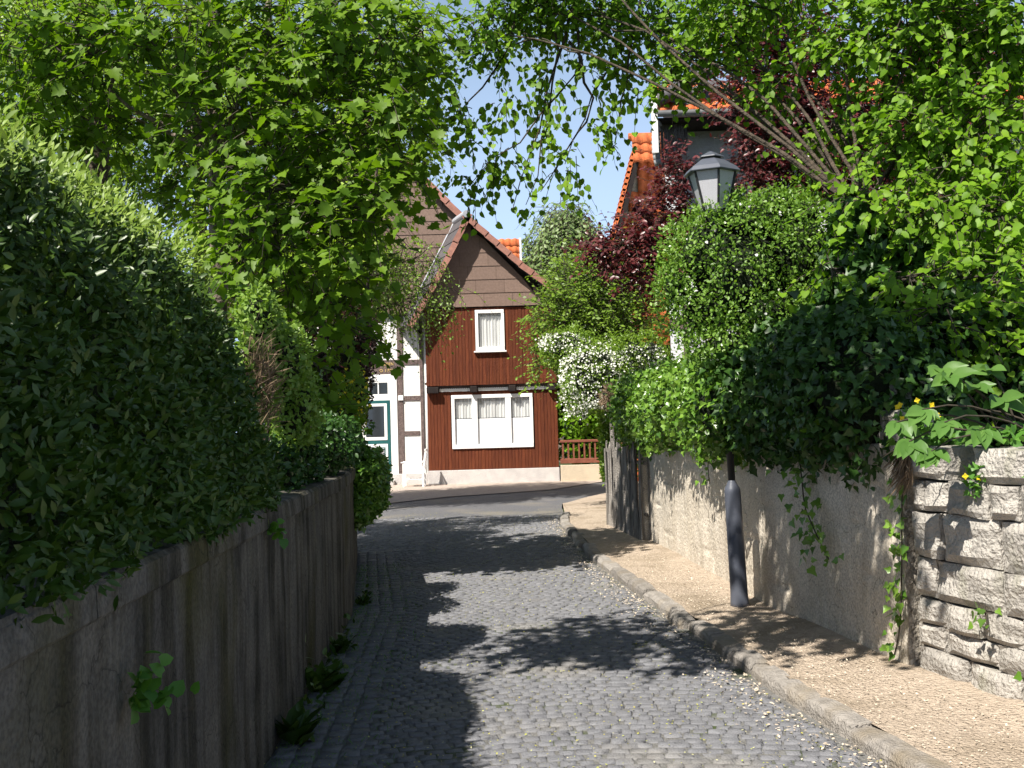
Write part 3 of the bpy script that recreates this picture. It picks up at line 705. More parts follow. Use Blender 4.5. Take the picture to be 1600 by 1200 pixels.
# windows (outer frame extents from the photograph)
w1 = (HX(706, 660), HX(833, 660), HZ(770, 700), HZ(770, 616)); w2 = (HX(743, 515), HX(788, 515), HZ(767, 551), HZ(767, 485))
def boards(z0, z1, yfront, hole, nm='board', wd=.092):
    n = int(round((xR-xL)/wd)); wd_ = (xR-xL)/n
    for k in range(n):
        a, b = xL+k*wd_, xL+(k+1)*wd_
        segs = [(z0, z1)]
        mid = (a+b)/2
        if hole and hole[0]-.02 < mid < hole[1]+.02: segs = [(z0, hole[2]), (hole[3], z1)]
        for s0, s1 in segs:
            if s1-s0 < .04: continue
            y0 = yfront+rng.normal()*.002
            V = [(a+.0015, y0+.007, s0), (a+.010, y0, s0), (b-.010, y0, s0), (b-.0015, y0+.007, s0), (b-.0015, y0+.035, s0), (a+.0015, y0+.035, s0)]
            V += [(x, y, s1) for x, y, z in V]
            obj(nm, V, [(i, (i+1) % 6, 6+(i+1) % 6, 6+i) for i in range(6)]+[(5, 4, 3, 2, 1, 0), (6, 7, 8, 9, 10, 11)], M['board'], house)
boards(zpl+.005, zj-.16, YF, w1)
boards(zj, ze-.03, YF-.16, w2)
# jetty: beam ends with white lace boards between them
bx = [(667, 686), (735, 746), (795, 806), (855, 868)]
zb0, zb1 = HZ(770, 611), HZ(770, 602)
mb = MB(); mb.box(xL, xR, YF-.02, YF+.05, zj-.16, zj+.04); mb.build('jetty_fascia', M['timber'], house)
for a, b in bx:
    mb = MB(); mb.box(HX(a, 606), HX(b, 606), YF-.20, YF-.02, zj-.20, zj-.03, .015); mb.build('beam_end', M['soffit'], house)
for (a, b) in ((687, 734), (747, 794), (807, 854)):
    x0, x1 = HX(a, 606), HX(b, 606); n = 14; m_ = MB()
    V = [(x0, YF-.06, zj-.09), (x1, YF-.06, zj-.09)]; top = []
    poly = [(x0, YF-.06, zj-.16), (x1, YF-.06, zj-.16)]
    for q in range(n*2, -1, -1): poly.append((x0+(x1-x0)*q/(2*n), YF-.06, zj-.09+(.022 if q % 2 else 0)))
    m_.prism(poly, (0, .03, 0)); m_.build('lace_board', M['white'], house)
def window(root, ext, yf, lights, fw=.085, sill=True, voile=None):
    x0, x1, z0, z1 = ext
    mb = MB(); f = yf-.045
    mb.box(x0, x1, f, yf+.05, z1-fw*1.15, z1, .006); mb.box(x0, x1, f+.002, yf+.05, z0, z0+fw*1.3, .006)
    mb.box(x0, x0+fw, f+.003, yf+.05, z0+fw*1.3, z1-fw*1.15); mb.box(x1-fw, x1, f+.003, yf+.05, z0+fw*1.3, z1-fw*1.15)
    for a, b in lights['bars']: mb.box(a, b, f+.006, yf+.05, z0+fw*1.3, z1-fw*1.15)
    fr = mb.build('window', M['white'], root)
    for a, b in lights['panes']:
        m_ = MB(); m_.box(a-.01, b+.01, yf+.012, yf+.018, z0+fw*1.2, z1-fw); m_.build('pane', M['pane'], fr)
        # pleated net curtain
        ztop, zbot = z1-fw, (voile if voile else z0+fw*1.2); n = int((b-a)/.018)+2; V = []
        for q in range(n+1):
            x = a-.02+(b-a+.04)*q/n; dy = .018*math.sin(q*1.35)+.012*math.sin(q*.5+a)
            V += [(x, yf+.07+dy, zbot+(.02*abs(math.sin(q*.8)) if voile else 0)), (x, yf+.07+dy, ztop)]
        obj('curtain', V, [(2*q, 2*q+2, 2*q+3, 2*q+1) for q in range(n)], M['curtain'], fr, smooth=True)
        if voile:
            m_ = MB(); m_.box(a-.01, b+.01, yf+.022, yf+.030, z0+fw*1.2, voile-.01); m_.build('lower_curtain', M['voile'], fr)
    mb = MB(); mb.box(x0+.02, x1-.02, yf+.16, yf+.18, z0+.02, z1-.02); mb.build('dark_room', M['soffit'], fr)
    if sill: mb = MB(); mb.box(x0-.05, x1+.05, yf-.10, yf+.0, z0-.045, z0-.002, .008); mb.build('sill', M['white'], fr)
    return fr
window(house, w1, YF, dict(bars=[(HX(738, 660), HX(746.5, 660)), (HX(790, 660), HX(799, 660))], panes=[(HX(711, 660), HX(738, 660)), (HX(746.5, 660), HX(790, 660)), (HX(799, 660), HX(828, 660))]), sill=False, voile=HZ(770, 653))
window(house, (w2[0], w2[1], w2[2]+.04, w2[3]), YF-.16, dict(bars=[], panes=[(w2[0]+.07, w2[1]-.07)]), fw=.08)
# gable shingle slabs
YG = YF-.20
apx, apz = HX(728, 345, YG), HZ(728, 345, YG)
gl = [(HX(666, 483, YG), HZ(666, 483, YG)), (apx, apz)]
gr = [(HX(862, 478, YG)+.15, HZ(862, 478, YG)-.02), (HX(820, 438, YG), HZ(820, 438, YG)), (apx, apz)]
def xl_at(z): return np.interp(z, [gl[0][1], gl[1][1]], [gl[0][0], gl[1][0]])
def xr_at(z): return np.interp(z, [gr[0][1], gr[1][1], gr[2][1]], [gr[0][0], gr[1][0], gr[2][0]])
def slabs(parent, zlo, zhi, rowh, fl, fr_, Y, pw=.78):
    z = zlo; row = 0
    while z < zhi-.05:
        z2 = min(z+rowh, zhi); a0, b0, a1, b1 = fl(z), fr_(z), fl(z2), fr_(z2)
        x = min(a0, a1)-(row % 2)*pw/2
        while x < max(b0, b1):
            xa, xb = x+.003, x+pw-.003
            p = [(max(xa, a0), z), (min(xb, b0), z), (min(xb, b1), z2), (max(xa, a1), z2)]
            if p[0][0] < p[1][0]-.01 or p[3][0] < p[2][0]-.01:
                if p[3][0] >= p[2][0]: # triangle-like piece
                    xm = p[2][0] if xb < (b1+a1)/2 else p[3][0]; xm = min(max(xm, p[0][0]), p[1][0]); q = [p[0], p[1], (xm, z2 if False else z+(z2-z)*.6)]
                elif p[0][0] >= p[1][0]:
                    xm = min(max(p[0][0], p[3][0]), p[2][0]); q = [(xm, z+(z2-z)*.4), p[2], p[3]]
                else: q = p
                yb = Y-.022; yt = Y-.006
                V = [(a, yb if abs(b-z) < .01 else yt, b) for a, b in q]
                m_ = MB(); m_.prism(V, (0, .012, 0)); m_.build('shingle_slab', M['slab'], parent)
            x += pw
        z = z2; row += 1
slabs(house, ze, apz, .368, xl_at, xr_at, YG)
mb = MB(); mb.prism([(gl[0][0], YG, ze-.02), (gr[0][0], YG, ze-.02), (gr[1][0], YG, gr[1][1]), (apx, YG, apz)], (0, .3, 0)); mb.build('gable_backing', M['soffit'], house)
# roof: skewed ridge running back to the main house
EX = np.array([-.36, 1.05, 0.]); YV = YG-.42
def at(px, py): q = P(px, py, YV); return np.array([q[0], YV, q[2]])
ap = at(729, 333)
Lp = [at(637, 508), at(664, 462), at(697, 399), ap]; Rp = [at(893, 466), at(858, 441), at(820, 413), ap]
def resample(pl, n):
    d = [0]
    for a, b in zip(pl[:-1], pl[1:]): d.append(d[-1]+np.linalg.norm(b-a))
    t = np.linspace(0, d[-1], n+1); pl = np.array(pl); return np.stack([np.interp(t, d, pl[:, k]) for k in range(3)], 1)
for pl, nseg, nm, sg in ((Lp, 8, 'darkroof', -1), (Rp, 9, 'verge', 1)):
    q = resample(pl, nseg)
    for i in range(nseg):
        a, b = q[i], q[i+1]; t = nrm(b-a); nn_ = np.array([-t[2], 0, t[0]])*(1 if sg > 0 else -1); nn_ = nn_ if nn_[2] > 0 else -nn_
        b2 = b+t*.03
        # verge tile: face towards the lane
        m_ = MB(); m_.prism([a-nn_*.16+nn_*.02, b2-nn_*.16, b2, a+nn_*.02], (0, .035, 0)); m_.build('verge_tile', M['verge'], house)
        m_ = MB(); back = EX*(1 if sg < 0 else 4)
        m_.prism([a+np.array([0, .036, 0])-nn_*.03+nn_*.02, b2+np.array([0, .036, 0])-nn_*.03, b2+np.array([0, .036, 0]), a+np.array([0, .036, 0])+nn_*.02], back); m_.build('roof_course', M['darkroof'], house)
    for i in range(len(pl)-1):
        a, b = pl[i]+np.array([0, .04, 0]), pl[i+1]+np.array([0, .04, 0]); t = nrm(b-a); nn_ = np.array([-t[2], 0, t[0]]); nn_ = nn_ if nn_[2] > 0 else -nn_
        m_ = MB(); m_.prism([a-nn_*.10, b-nn_*.10, b-nn_*.032, a-nn_*.032], (0, .42, 0)); m_.build('soffit_board', M['soffit'], house)
mb = MB(); mb.bar(ap+np.array([0, -.03, -.02]), ap+EX+np.array([0, 0, -.02]), .10, n=14); mb.build('ridge_cap', M['lead'], house)
mb = MB(); f0 = Lp[0]+EX*.9; f1 = ap+EX*1.0; mb.bar(Lp[1]+EX*.98+np.array([0, 0, .05]), f1+np.array([0, 0, .02]), .03, n=6); mb.build('lead_flashing', M['lead'], house)

# ------------------------------------------------------------------ main timber framed house, behind and left
YM = YG+.62
mh = thing('timber_framed_house', (-3.8, YM, 0), 'white half-timbered house with taupe slab gable and green front door, mostly behind the maple', 'house')
mapx, mapz = HX(545, 160, YM), HZ(545, 160, YM)
mrx, mrz = HX(722, 338, YM), HZ(722, 338, YM); slope = (mapz-mrz)/(mrx-mapx)
me0 = HZ(600, 492, YM)
def mr_at(z): return mapx+(mapz-z)/slope if z > mrz-1 else mapx+(mapz-mrz+1)/slope
def ml_at(z): return mapx-(mapz-z)/slope
xclip = HX(735, 400, YM)
slabs(mh, me0, mapz-.1, .368, ml_at, lambda z: min(mr_at(z), xclip), YM, .9)
mb = MB(); mb.prism([(ml_at(me0), YM, me0-.02), (xclip, YM, me0-.02), (xclip, YM, mrz-.3), (mapx, YM, mapz-.05)], (0, 6, 0)); mb.build('gable_core', M['soffit'], mh)
a, b = np.array([mapx, YM-.3, mapz]), np.array([mrx+.35, YM-.3, mrz-.35*slope])
q = resample([b, a], 10)
for i in range(10):
    t = nrm(q[i+1]-q[i]); nn_ = np.array([-t[2], 0, t[0]]); nn_ = nn_ if nn_[2] > 0 else -nn_; b2 = q[i+1]+t*.03
    m_ = MB(); m_.prism([q[i]-nn_*.12, b2-nn_*.14, b2+nn_*.03, q[i]+nn_*.05], (0, .05, 0)); m_.build('verge_tile', M['verge'], mh)
m_ = MB(); m_.prism([a+(0, .06, -.12), b+(0, .06, -.12), b+(0, .06, 0), a+(0, .06, 0)], (0, 6, 0)); m_.build('roof_plane', M['darkroof'], mh)
c_ = np.array([ml_at(me0-.2), YM-.3, me0-.2]); m_ = MB(); m_.prism([a+(0, .06, -.12), c_+(0, .06, -.12), c_+(0, .06, 0), a+(0, .06, 0)], (0, 6, 0)); m_.build('roof_plane', M['darkroof'], mh)
YT = YM+.10
xr0 = HX(667, 600, YT); xl0 = HX(430, 600, YT)
mb = MB(); mb.box(xl0, xr0-.0, YT, YT+4, 0, me0); mb.build('infill_wall', M['render'], mh)
mb = MB(); mb.box(xl0, xr0, YT-.06, YT, -.02, HZ(600, 741, YT), .01); mb.build('plinth', M['greywash'], mh)
def tb(x0, x1, y0, y1, nm='beam', m_='timber', pr=.03, px=True):
    X0, X1 = HX(x0, (y0+y1)/2, YT), HX(x1, (y0+y1)/2, YT); Z0, Z1 = HZ((x0+x1)/2, y1, YT), HZ((x0+x1)/2, y0, YT)
    mb = MB(); mb.box(X0, X1, YT-pr, YT+.05, Z0, Z1, .006); return mb.build(nm, M[m_], mh)
tb(620, 629, 492, 562, 'post'); tb(622, 631, 570.5, 741, 'post'); tb(657, 662, 500, 745, 'post', pr=.05)
tb(629.5, 656.5, 562, 570, 'rail', pr=.026); tb(631.5, 656.5, 618.5, 626, 'rail', pr=.026); tb(631.5, 656.5, 673.5, 680.5, 'rail', pr=.026)
tb(560, 629.2, 563, 585, 'lintel', pr=.034); tb(430, 656.5, 490, 497, 'eaves_beam', pr=.04)
tb(575, 583, 498, 562, 'post'); tb(535, 574, 560, 568, 'rail', pr=.026); tb(500, 508, 498, 741, 'post'); tb(509, 560, 612, 620, 'rail', pr=.026)
m_ = MB(); p0 = P(637, 498, YT-.35); p1 = P(656, 522, YT-.05); m_.bar(p0, p1, .045, n=6); m_.build('knee_brace', M['soffit'], mh)
m_ = MB(); p0 = P(664.5, 520, YT-.10); p1 = P(669, 752, YT-.10); m_.bar([p0[0], p0[1], p0[2]], [p0[0], p0[1], .15], .035, n=10); m_.build('downpipe', M['white'], mh, smooth=True)
m_ = MB(); m_.box(HX(622.5, 622, YT), HX(630.5, 622, YT), YT-.07, YT-.031, HZ(626, 626, YT), HZ(626, 618, YT), .01); m_.build('house_number_plate', M['white'], mh)
# lettering on the lintel
def text(s, px, py, h, name='lettering'):
    cu = bpy.data.curves.new(name, 'FONT'); cu.body = s; cu.size = h; cu.extrude = .004; cu.space_character = 1.15
    to = bpy.data.objects.new(name, cu); col.objects.link(to)
    dg = bpy.context.evaluated_depsgraph_get(); me = bpy.data.meshes.new_from_object(to.evaluated_get(dg)); bpy.data.objects.remove(to)
    me.materials.clear(); me.materials.append(M['gold'])
    p = P(px, py, YT-.041); o = link(name, me, mh, (p[0], p[1], p[2])); o.rotation_euler = (R(90), 0, 0); return o
text('ZEEN', 599.5, 571, .105); text('- - - -', 600, 575.5, .06); text('O 1707', 593, 581.5, .115)
# door
dr = tb(561, 624.6-2.8, 585.5, 742, 'door_frame', 'white', .05)
def sub(nm, x0, x1, y0, y1, m_, pr, par):
    X0, X1 = HX(x0, (y0+y1)/2, YT), HX(x1, (y0+y1)/2, YT); Z0, Z1 = HZ((x0+x1)/2, y1, YT), HZ((x0+x1)/2, y0, YT)
    mb = MB(); mb.box(X0, X1, YT-pr, YT+.04, Z0, Z1, .004); return mb.build(nm, M[m_], par)
sub('transom_glass', 577, 606, 598, 616, 'glass', .053, dr); sub('transom_bar', 590.5, 592.5, 598, 616, 'white', .060, dr)
door = sub('door', 562, 611, 626, 738, 'teal', .062, mh)
sub('window_trim', 566, 605.5, 631, 688, 'white', .074, door); sub('pane', 572, 601, 635, 683, 'glass', .078, door)
sub('panel_trim', 566, 607, 694, 733, 'white', .074, door); sub('panel_groove', 573, 603.5, 699, 728, 'teal', .077, door); sub('panel', 573.5, 601.5, 700.5, 727, 'doorgrey', .081, door)
m_ = MB(); m_.box(HX(560, 740, YT), HX(618, 740, YT), YT-.45, YT-.061, -.02, .14, .02); m_.build('doorstep', M['greywash'], mh)

# ------------------------------------------------------------------ white garden armchair beside the door
cb_ = np.array([HX(648, 745, 28.75), 28.75, .012])
ch = thing('garden_armchair', cb_, 'white wooden slatted garden armchair turned sideways between the green door and the brown house', 'armchair')
W2, D2 = .26, .27     # half size in x (seat depth, faces left) and in y (width)
def cbox(nm, x0, x1, y0, y1, z0, z1, b=.005): m_ = MB(); m_.box(cb_[0]+x0, cb_[0]+x1, cb_[1]+y0, cb_[1]+y1, cb_[2]+z0, cb_[2]+z1, b); return m_.build(nm, M['white'], ch)
for sy in (-1, 1):
    cbox('leg', -.29, -.245, sy*D2-.022, sy*D2+.022, 0, .63)
    m_ = MB(); x0 = cb_[0]+.22; yy = cb_[1]+sy*D2
    m_.prism([(x0, yy-.022, 0.012), (x0+.05, yy-.022, .012), (x0+.055, yy-.022, .45), (x0+.13, yy-.022, .95), (x0+.085, yy-.022, .95), (x0, yy-.022, .45)], (0, .044, 0)); m_.build('leg', M['white'], ch)
    cbox('armrest', -.33, .27, sy*D2-.035, sy*D2+.035, .63, .66); cbox('apron', -.245, .22, sy*D2-.015, sy*D2+.015, .36, .43); cbox('stretcher', -.245, .22, sy*D2-.012, sy*D2+.012, .18, .21)
for k in range(6): cbox('seat_slat', -.28+k*.082, -.28+k*.082+.062, -D2-.01, D2+.01, .432, .452)
for k in range(6):
    z = .50+k*.07; xo = .225+(z-.45)*.16; cbox('back_slat', xo, xo+.02, -D2+.02, D2-.02, z, z+.045)
cbox('top_rail', .30, .335, -D2-.03, D2+.03, .93, .99)

# ------------------------------------------------------------------ railing on low wall
rl = thing('brown_railing', (HX(905, 700, 29.2), 29.2, 0), 'low reddish brown wooden railing with thin balusters right of the brown house', 'railing')
lwx0, lwx1 = xR+.03, HX(990, 735, 29.2)
low = thing('low_wall', ((lwx0+lwx1)/2, 29.2, 0), 'low buff rendered garden wall under the brown railing', 'wall')
zt_ = HZ(905, 726, 29.2); mb = MB(); mb.box(lwx0, lwx1, 29.1, 29.35, -.05, zt_, .01); mb.build('wall_body', M['lowwall'], low)
zr = HZ(905, 687, 29.2)
mb = MB(); mb.box(lwx0, lwx1, 29.16, 29.26, zt_+.04, zt_+.17, .01); mb.build('bottom_rail', M['railwood'], rl)
mb = MB(); mb.box(lwx0, lwx1, 29.16, 29.26, zr-.07, zr, .01); mb.build('top_rail', M['railwood'], rl)
k = lwx0+.05
while k < lwx1: mb = MB(); mb.box(k, k+.045, 29.19, 29.23, zt_+.17, zr-.07); mb.build('baluster', M['railwood'], rl); k += .145

# ------------------------------------------------------------------ orange tile houses
def pantiles(name, parent, o0, u, v, nu, nv, tw=.21, th=.30, mat='orange', clip=None):
    "corrugated tile courses: o0 bottom-left, u right, v up-slope, n outward"
    u = nrm(np.array(u, float)); v = nrm(np.array(v, float)); n = np.cross(u, v); V = []; Fs = []; At = []
    prof = [(0, .0), (.15, .035), (.4, .05), (.6, .035), (.8, -.005), (1, 0)]
    for j in range(nv):
        for i in range(nu):
            c = o0+u*(i*tw)+v*(j*th)
            if clip and not clip(c+u*tw*.5+v*th*.5): continue
            b = len(V); r_ = rng.random()
            for a, h in prof: V.append(c+u*a*tw+n*(h+.045)); V.append(c+u*a*tw+v*th*1.08+n*(h+.005)); V.append(c+u*a*tw+n*(h-.02)); At += [r_]*3
            for a in range(5): q = b+a*3; Fs += [(q, q+3, q+4, q+1), (q+2, q+5, q+3, q)]
    return obj(name, V, np.array(Fs), M[mat], parent, attr=At, kind='stuff')
YO = 23.0
oh = thing('orange_tiled_house', (P(1040, 400, YO)[0], YO, 0), 'orange tile hung gable with its steep verge rising behind the red-leaved tree', 'house')
tl, bl = P(986, 240, YO), P(936, 440, YO); sl = (tl[0]-bl[0])/(tl[2]-bl[2])
xow = P(985, 500, YO)[0]
def oclip(c): return c[0] > max(xow if c[2] < bl[2] else -9, bl[0]+.22+(c[2]-bl[2])*sl) and c[2] < tl[2]
pantiles('wall_tiles', oh, np.array([bl[0]-1, YO, 0.3]), (1, 0, 0), (0, 0, 1), 24, int((tl[2]-.3)/.28), .21, .28, clip=oclip)
m_ = MB(); x0 = bl[0]+.22
m_.prism([(xow, YO+.03, 0), (bl[0]+6, YO+.03, 0), (bl[0]+6, YO+.03, tl[2]), (tl[0]+.2, YO+.03, tl[2]), (x0, YO+.03, bl[2]), (xow, YO+.03, bl[2])], (1.2, 6, 0)); m_.build('wall', M['lowwall'], oh)
q = resample([np.array([bl[0], YO-.35, bl[2]]), np.array([tl[0], YO-.35, tl[2]])], 22)
for i in range(22):
    t = nrm(q[i+1]-q[i]); nn_ = np.array([-t[2], 0, t[0]]); m_ = MB(); b2 = q[i+1]+t*.05
    m_.prism([q[i]-nn_*.07+nn_*.01, b2-nn_*.08, b2, q[i]+nn_*.018], (0, .30, 0)); m_.build('verge_tile', M['orange'], oh)
m_ = MB(); m_.prism([q[0]+(.06, .02, 0), q[-1]+(.06, .02, 0), q[-1]+(.20, .02, 0), q[0]+(.20, .02, 0)], (0, .33, 0)); m_.build('verge_soffit', M['soffit'], oh)
pantiles('hip_tiles', oh, np.array([tl[0]+.0, YO-.42, tl[2]-.30]), (1, 0, 0), (0, .45, 1), 20, 3, .21, .24)
mb = MB(); mb.bar((tl[0]-.05, YO-.05, tl[2]+.34), (tl[0]+4.5, YO-.05, tl[2]+.34), .09, n=8); mb.build('ridge_tiles', M['orange'], oh)
# little orange dormer far behind
YD = 36.0
dh = thing('orange_roofed_dormer', (P(790, 400, YD)[0], YD, 0), 'small orange pantiled roof peeping out behind the right slope of the brown gable', 'roof')
c0 = P(750, 408, YD); c1 = P(808, 402, YD)
pantiles('tiles', dh, np.array([c0[0], YD, c0[2]]), (1, 0, 0), (0, .5, 1), 6, 3, .22, .28)
mb = MB(); mb.box(c0[0], c0[0]+1.30, YD+.25, YD+2, 0, c0[2]+.35); mb.build('wall', M['bluewhite'], dh)
mb = MB(); mb.prism([(c0[0]+1.32, YD-.02, c0[2]-.02), (c0[0]+1.40, YD-.02, c0[2]-.02), (c0[0]+1.40, YD+.42, c0[2]+.82), (c0[0]+1.32, YD+.42, c0[2]+.82)], (0, .1, -.08)); mb.build('verge_board', M['greywash'], dh)
# ------------------------------------------------------------------ white house on the right
YW = 17.2
wh = thing('white_gabled_house', (P(1200, 400, YW)[0], YW, 0), 'white walled house with dark boarded overhang, grey gutter and orange tiles behind the red-leaved tree', 'house')
wx0 = P(1046, 480, YW)[0]; ezp = P(1060, 190, YW)[2]
mb = MB(); mb.prism([(wx0, YW, 0), (wx0+8, YW, 0), (wx0+8, YW, ezp+.1), (wx0, YW, ezp+.1)], (1.15, 6, 0)); mb.build('wall', M['bluewhite'], wh)
for a, b in ((1066, 1072), (1104, 1112), (1150, 1158), (1210, 1220), (1330, 1340), (1450, 1460)):
    x0, x1 = P(a, 480, YW)[0], P(b, 480, YW)[0]; mb = MB(); mb.box(x0, x1, YW-.03, YW+.02, .8, ezp-.6); mb.build('post', M['timber'], wh)
for yy in (505, 400, 262):
    z = P(1100, yy, YW)[2]; mb = MB(); mb.box(wx0, wx0+8, YW-.025, YW+.02, z-.08, z+.08); mb.build('rail', M['timber'], wh)
for wx_ in (1085, 1240, 1400):
    x0 = P(wx_, 450, YW)[0]; z0 = P(wx_, 470, YW)[2]
    mb = MB(); mb.box(x0, x0+.7, YW-.05, YW+.03, z0-.1, z0+1.0, .01); f_ = mb.build('window', M['white'], wh)
    mb = MB(); mb.box(x0+.07, x0+.63, YW-.056, YW-.02, z0-.03, z0+.93); mb.build('pane', M['glass'], f_)
YE = YW-.75; ex0 = P(1024, 180, YE)[0]; ez = P(1060, 183, YE)[2]
wb = P(1081, 250, YE)[0]; n = 9
for k in range(n):   # boarded gable cheek under the eaves
    x0 = ex0+.06+(wb-ex0-.06)*k/n; x1 = ex0+.06+(wb-ex0-.06)*(k+1)/n-.008
    zb = P(1030, 262-4*k, YE)[2]; m_ = MB(); m_.box(x0, x1, YE+.28, YE+.31, zb, ez-.02); m_.build('board', M['greywood'], wh)
mb = MB(); mb.box(ex0+.02, wx0+8, YE+.05, YW, ez-.03, ez+.01); mb.build('eaves_soffit', M['soffit'], wh)
V = []; L_ = 8.0; ng = 12
for x in (ex0-.02, ex0+L_):
    for k in range(ng): t = math.pi*k/(ng-1); V.append((x, YE-.0-.065*math.cos(t), ez+.085-.075*math.sin(t)))
V += [(v[0], v[1]*1+0, v[2]+.012) for v in V]
Fs = [(k, k+1, ng+k+1, ng+k) for k in range(ng-1)]+[(2*ng+k, 2*ng+k+1, 3*ng+k+1, 3*ng+k) for k in range(ng-1)]+[tuple(range(ng))]
obj('gutter', V, Fs, M['zinc'], wh, smooth=False)
pantiles('roof_tiles', wh, np.array([ex0+.05, YE+.05, ez+.07]), (1, 0, 0), (0, .8, .75), 38, 3, .21, .30)
x0, z1_ = P(1017, 165, YE)[0], P(1017, 152, YE)[2]
mb = MB(); mb.prism([(x0, YE-.05, ez-.55), (x0+.09, YE-.05, ez-.55), (x0+.09, YE-.05, z1_), (x0, YE-.05, z1_)], (0, .05, 0)); mb.build('verge_board', M['white'], wh)
q0 = np.array([x0+.12, YE-.02, z1_-.05]); 
for k, (dx, dz) in enumerate(((0, 0), (.22, .14), (.44, .28), (.66, .36))):   # dark hip caps
    m_ = MB(); a = q0+np.array([dx, .02*k, dz]); m_.bar(a, a+np.array([.26, .25, .18]), .10, .12, 10); m_.build('hip_cap', M['darkroof'], wh, smooth=True)
m_ = MB(); m_.prism([q0+(0, .10, .02), q0+(1.0, .7, .52), q0+(1.6, .8, .45), q0+(.5, .12, -.05)], (0, .06, .02)); m_.build('grey_roof_patch', M['darkroof'], wh)
for k in range(9):   # overlapping verge tiles curving down the cheek
    z = ez-.02-k*.075; xo = ex0+.03-.045*math.sin(k*.35); m_ = MB(); m_.bar((xo, YE+.10, z), (xo+.03, YE+.13, z-.085), .055, .062, 8); m_.build('cheek_tile', M['zinc'], wh, smooth=True)

# ================================================================== vegetation
# ---- big clipped hedge on the left wall
hd = thing('laurel_hedge', (-1.6, 3.5, 1.2), 'tall clipped hedge of narrow laurel leaves on the left retaining wall', 'hedge')
HP = [(.00, 1.20), (.05, 1.28), (.00, 1.48), (-.06, 1.8), (-.15, 2.10), (-.31, 2.36), (-.54, 2.56), (-.86, 2.68), (-1.3, 2.75), (-1.9, 2.78)]
hp = np.array(HP); hl = np.r_[0, np.cumsum(np.linalg.norm(np.diff(hp, axis=0), axis=1))]; HL = hl[-1]
Y0, Y1 = .3, 5.8
def hedge_pt(y, s):
    o_ = np.interp(s, hl, hp[:, 0]); z = np.interp(s, hl, hp[:, 1]); e = np.clip((y-(Y1-.45))/.45, 0, 1); sh = 1-np.sqrt(np.maximum(0, 1-e*e))
    return np.stack([interp(LW, y)+o_-sh*.45, y+0*s, z-sh*.55*(z > 1.6)], -1)
def hedge_n(y, s):
    a = hedge_pt(y, np.maximum(0, s-.08)); b = hedge_pt(y, np.minimum(HL, s+.08)); t = nrm(b-a); n = np.stack([t[:, 2], 0*y, -t[:, 0]], -1); return n
n = 80000
y = Y0+(Y1-Y0)*rng.random(n)**.9; s = HL*rng.random(n); p = hedge_pt(y, s); nn = hedge_n(y, s)
bmp = .03*np.sin(y*5+s*3)+.02*np.sin(y*11-s*8)+.015*np.sin(s*17+y*3)
p = p+nn*(bmp-.16*rng.random(n)**1.5)[:, None]+rng.normal(size=(n, 3))*.015
d = nn*.30+np.array([0, -.1, .15])+rng.normal(size=(n, 3))*.65; up = nn*.45+np.array(SUN)*.5+np.array([0, -.5, .05])+rng.normal(size=(n, 3))*.38
leaves('foliage', 'lance', p, d, up, .043*(.6+.7*rng.random(n)), M['hedge'], hd, 300, 36)
n = 4200; y = Y0+(Y1-.2-Y0)*rng.random(n); s = HL*(.40+.60*rng.random(n)**.8); q = hedge_pt(y, s); nn = hedge_n(y, s)   # upright young shoots, coloured pale to paint the sunlit band on the hedge top
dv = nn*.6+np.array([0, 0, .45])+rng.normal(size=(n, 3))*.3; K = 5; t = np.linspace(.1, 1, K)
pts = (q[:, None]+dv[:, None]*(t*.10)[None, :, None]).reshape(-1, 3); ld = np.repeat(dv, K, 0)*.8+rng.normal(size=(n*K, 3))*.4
leaves('sun_tinted_shoots', 'lance', pts, ld, rng.normal(size=(n*K, 3))*.4+np.array([-.1, -.8, .8]), .040*(.6+.6*rng.random(n*K)), M['hedgesunlit'], hd)
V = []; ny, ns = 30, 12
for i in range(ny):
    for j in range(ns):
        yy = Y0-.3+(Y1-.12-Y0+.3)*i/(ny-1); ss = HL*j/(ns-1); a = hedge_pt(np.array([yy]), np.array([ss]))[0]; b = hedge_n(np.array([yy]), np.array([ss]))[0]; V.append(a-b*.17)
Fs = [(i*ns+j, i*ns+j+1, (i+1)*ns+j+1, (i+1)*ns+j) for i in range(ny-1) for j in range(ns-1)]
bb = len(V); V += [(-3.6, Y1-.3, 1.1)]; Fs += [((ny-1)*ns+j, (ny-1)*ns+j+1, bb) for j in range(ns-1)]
obj('shade_core', V, Fs, M['core'], hd, smooth=True)  # solid dark core added inside the hedge to block light

# ---- shrubs along the left wall after the hedge
bush('pale_shrub', 'light green fine-leaved shrub in sun just beyond the end of the big hedge', 'shrub', (-1.75, 7.1, 1.15),
     [B(405, 500, 6.7, 28, 50, .25), B(440, 560, 7.1, 38, 60, .3), B(460, 640, 7.3, 36, 60, .3), B(395, 600, 6.6, 30, 80, .3)], 'paleshrub', 'oval', .040, 6500, 120, 14)
n = 800; c = P(404, 610, 6.45); p = c+rng.normal(size=(n, 3))*np.array([.04, .10, .13]); d = rng.normal(size=(n, 3))*.6+np.array([.3, -.2, .9])
o = leaves('dry_grass_clump', 'straw', p, d, rng.normal(size=(n, 3)), .17*(.4+.6*rng.random(n)), M['drygrass'], None); tag(o, 'brown dry stalks caught between the big hedge and the light green shrub', 'dry grass')
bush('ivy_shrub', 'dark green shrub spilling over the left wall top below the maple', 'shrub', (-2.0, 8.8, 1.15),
     [B(460, 720, 7.6, 40, 50, .35), B(500, 700, 8.8, 45, 45, .5), B(430, 740, 6.9, 35, 45, .3), B(535, 690, 9.8, 30, 36, .4)], 'shadeivy', 'oval', .045, 7000, 90, 14)
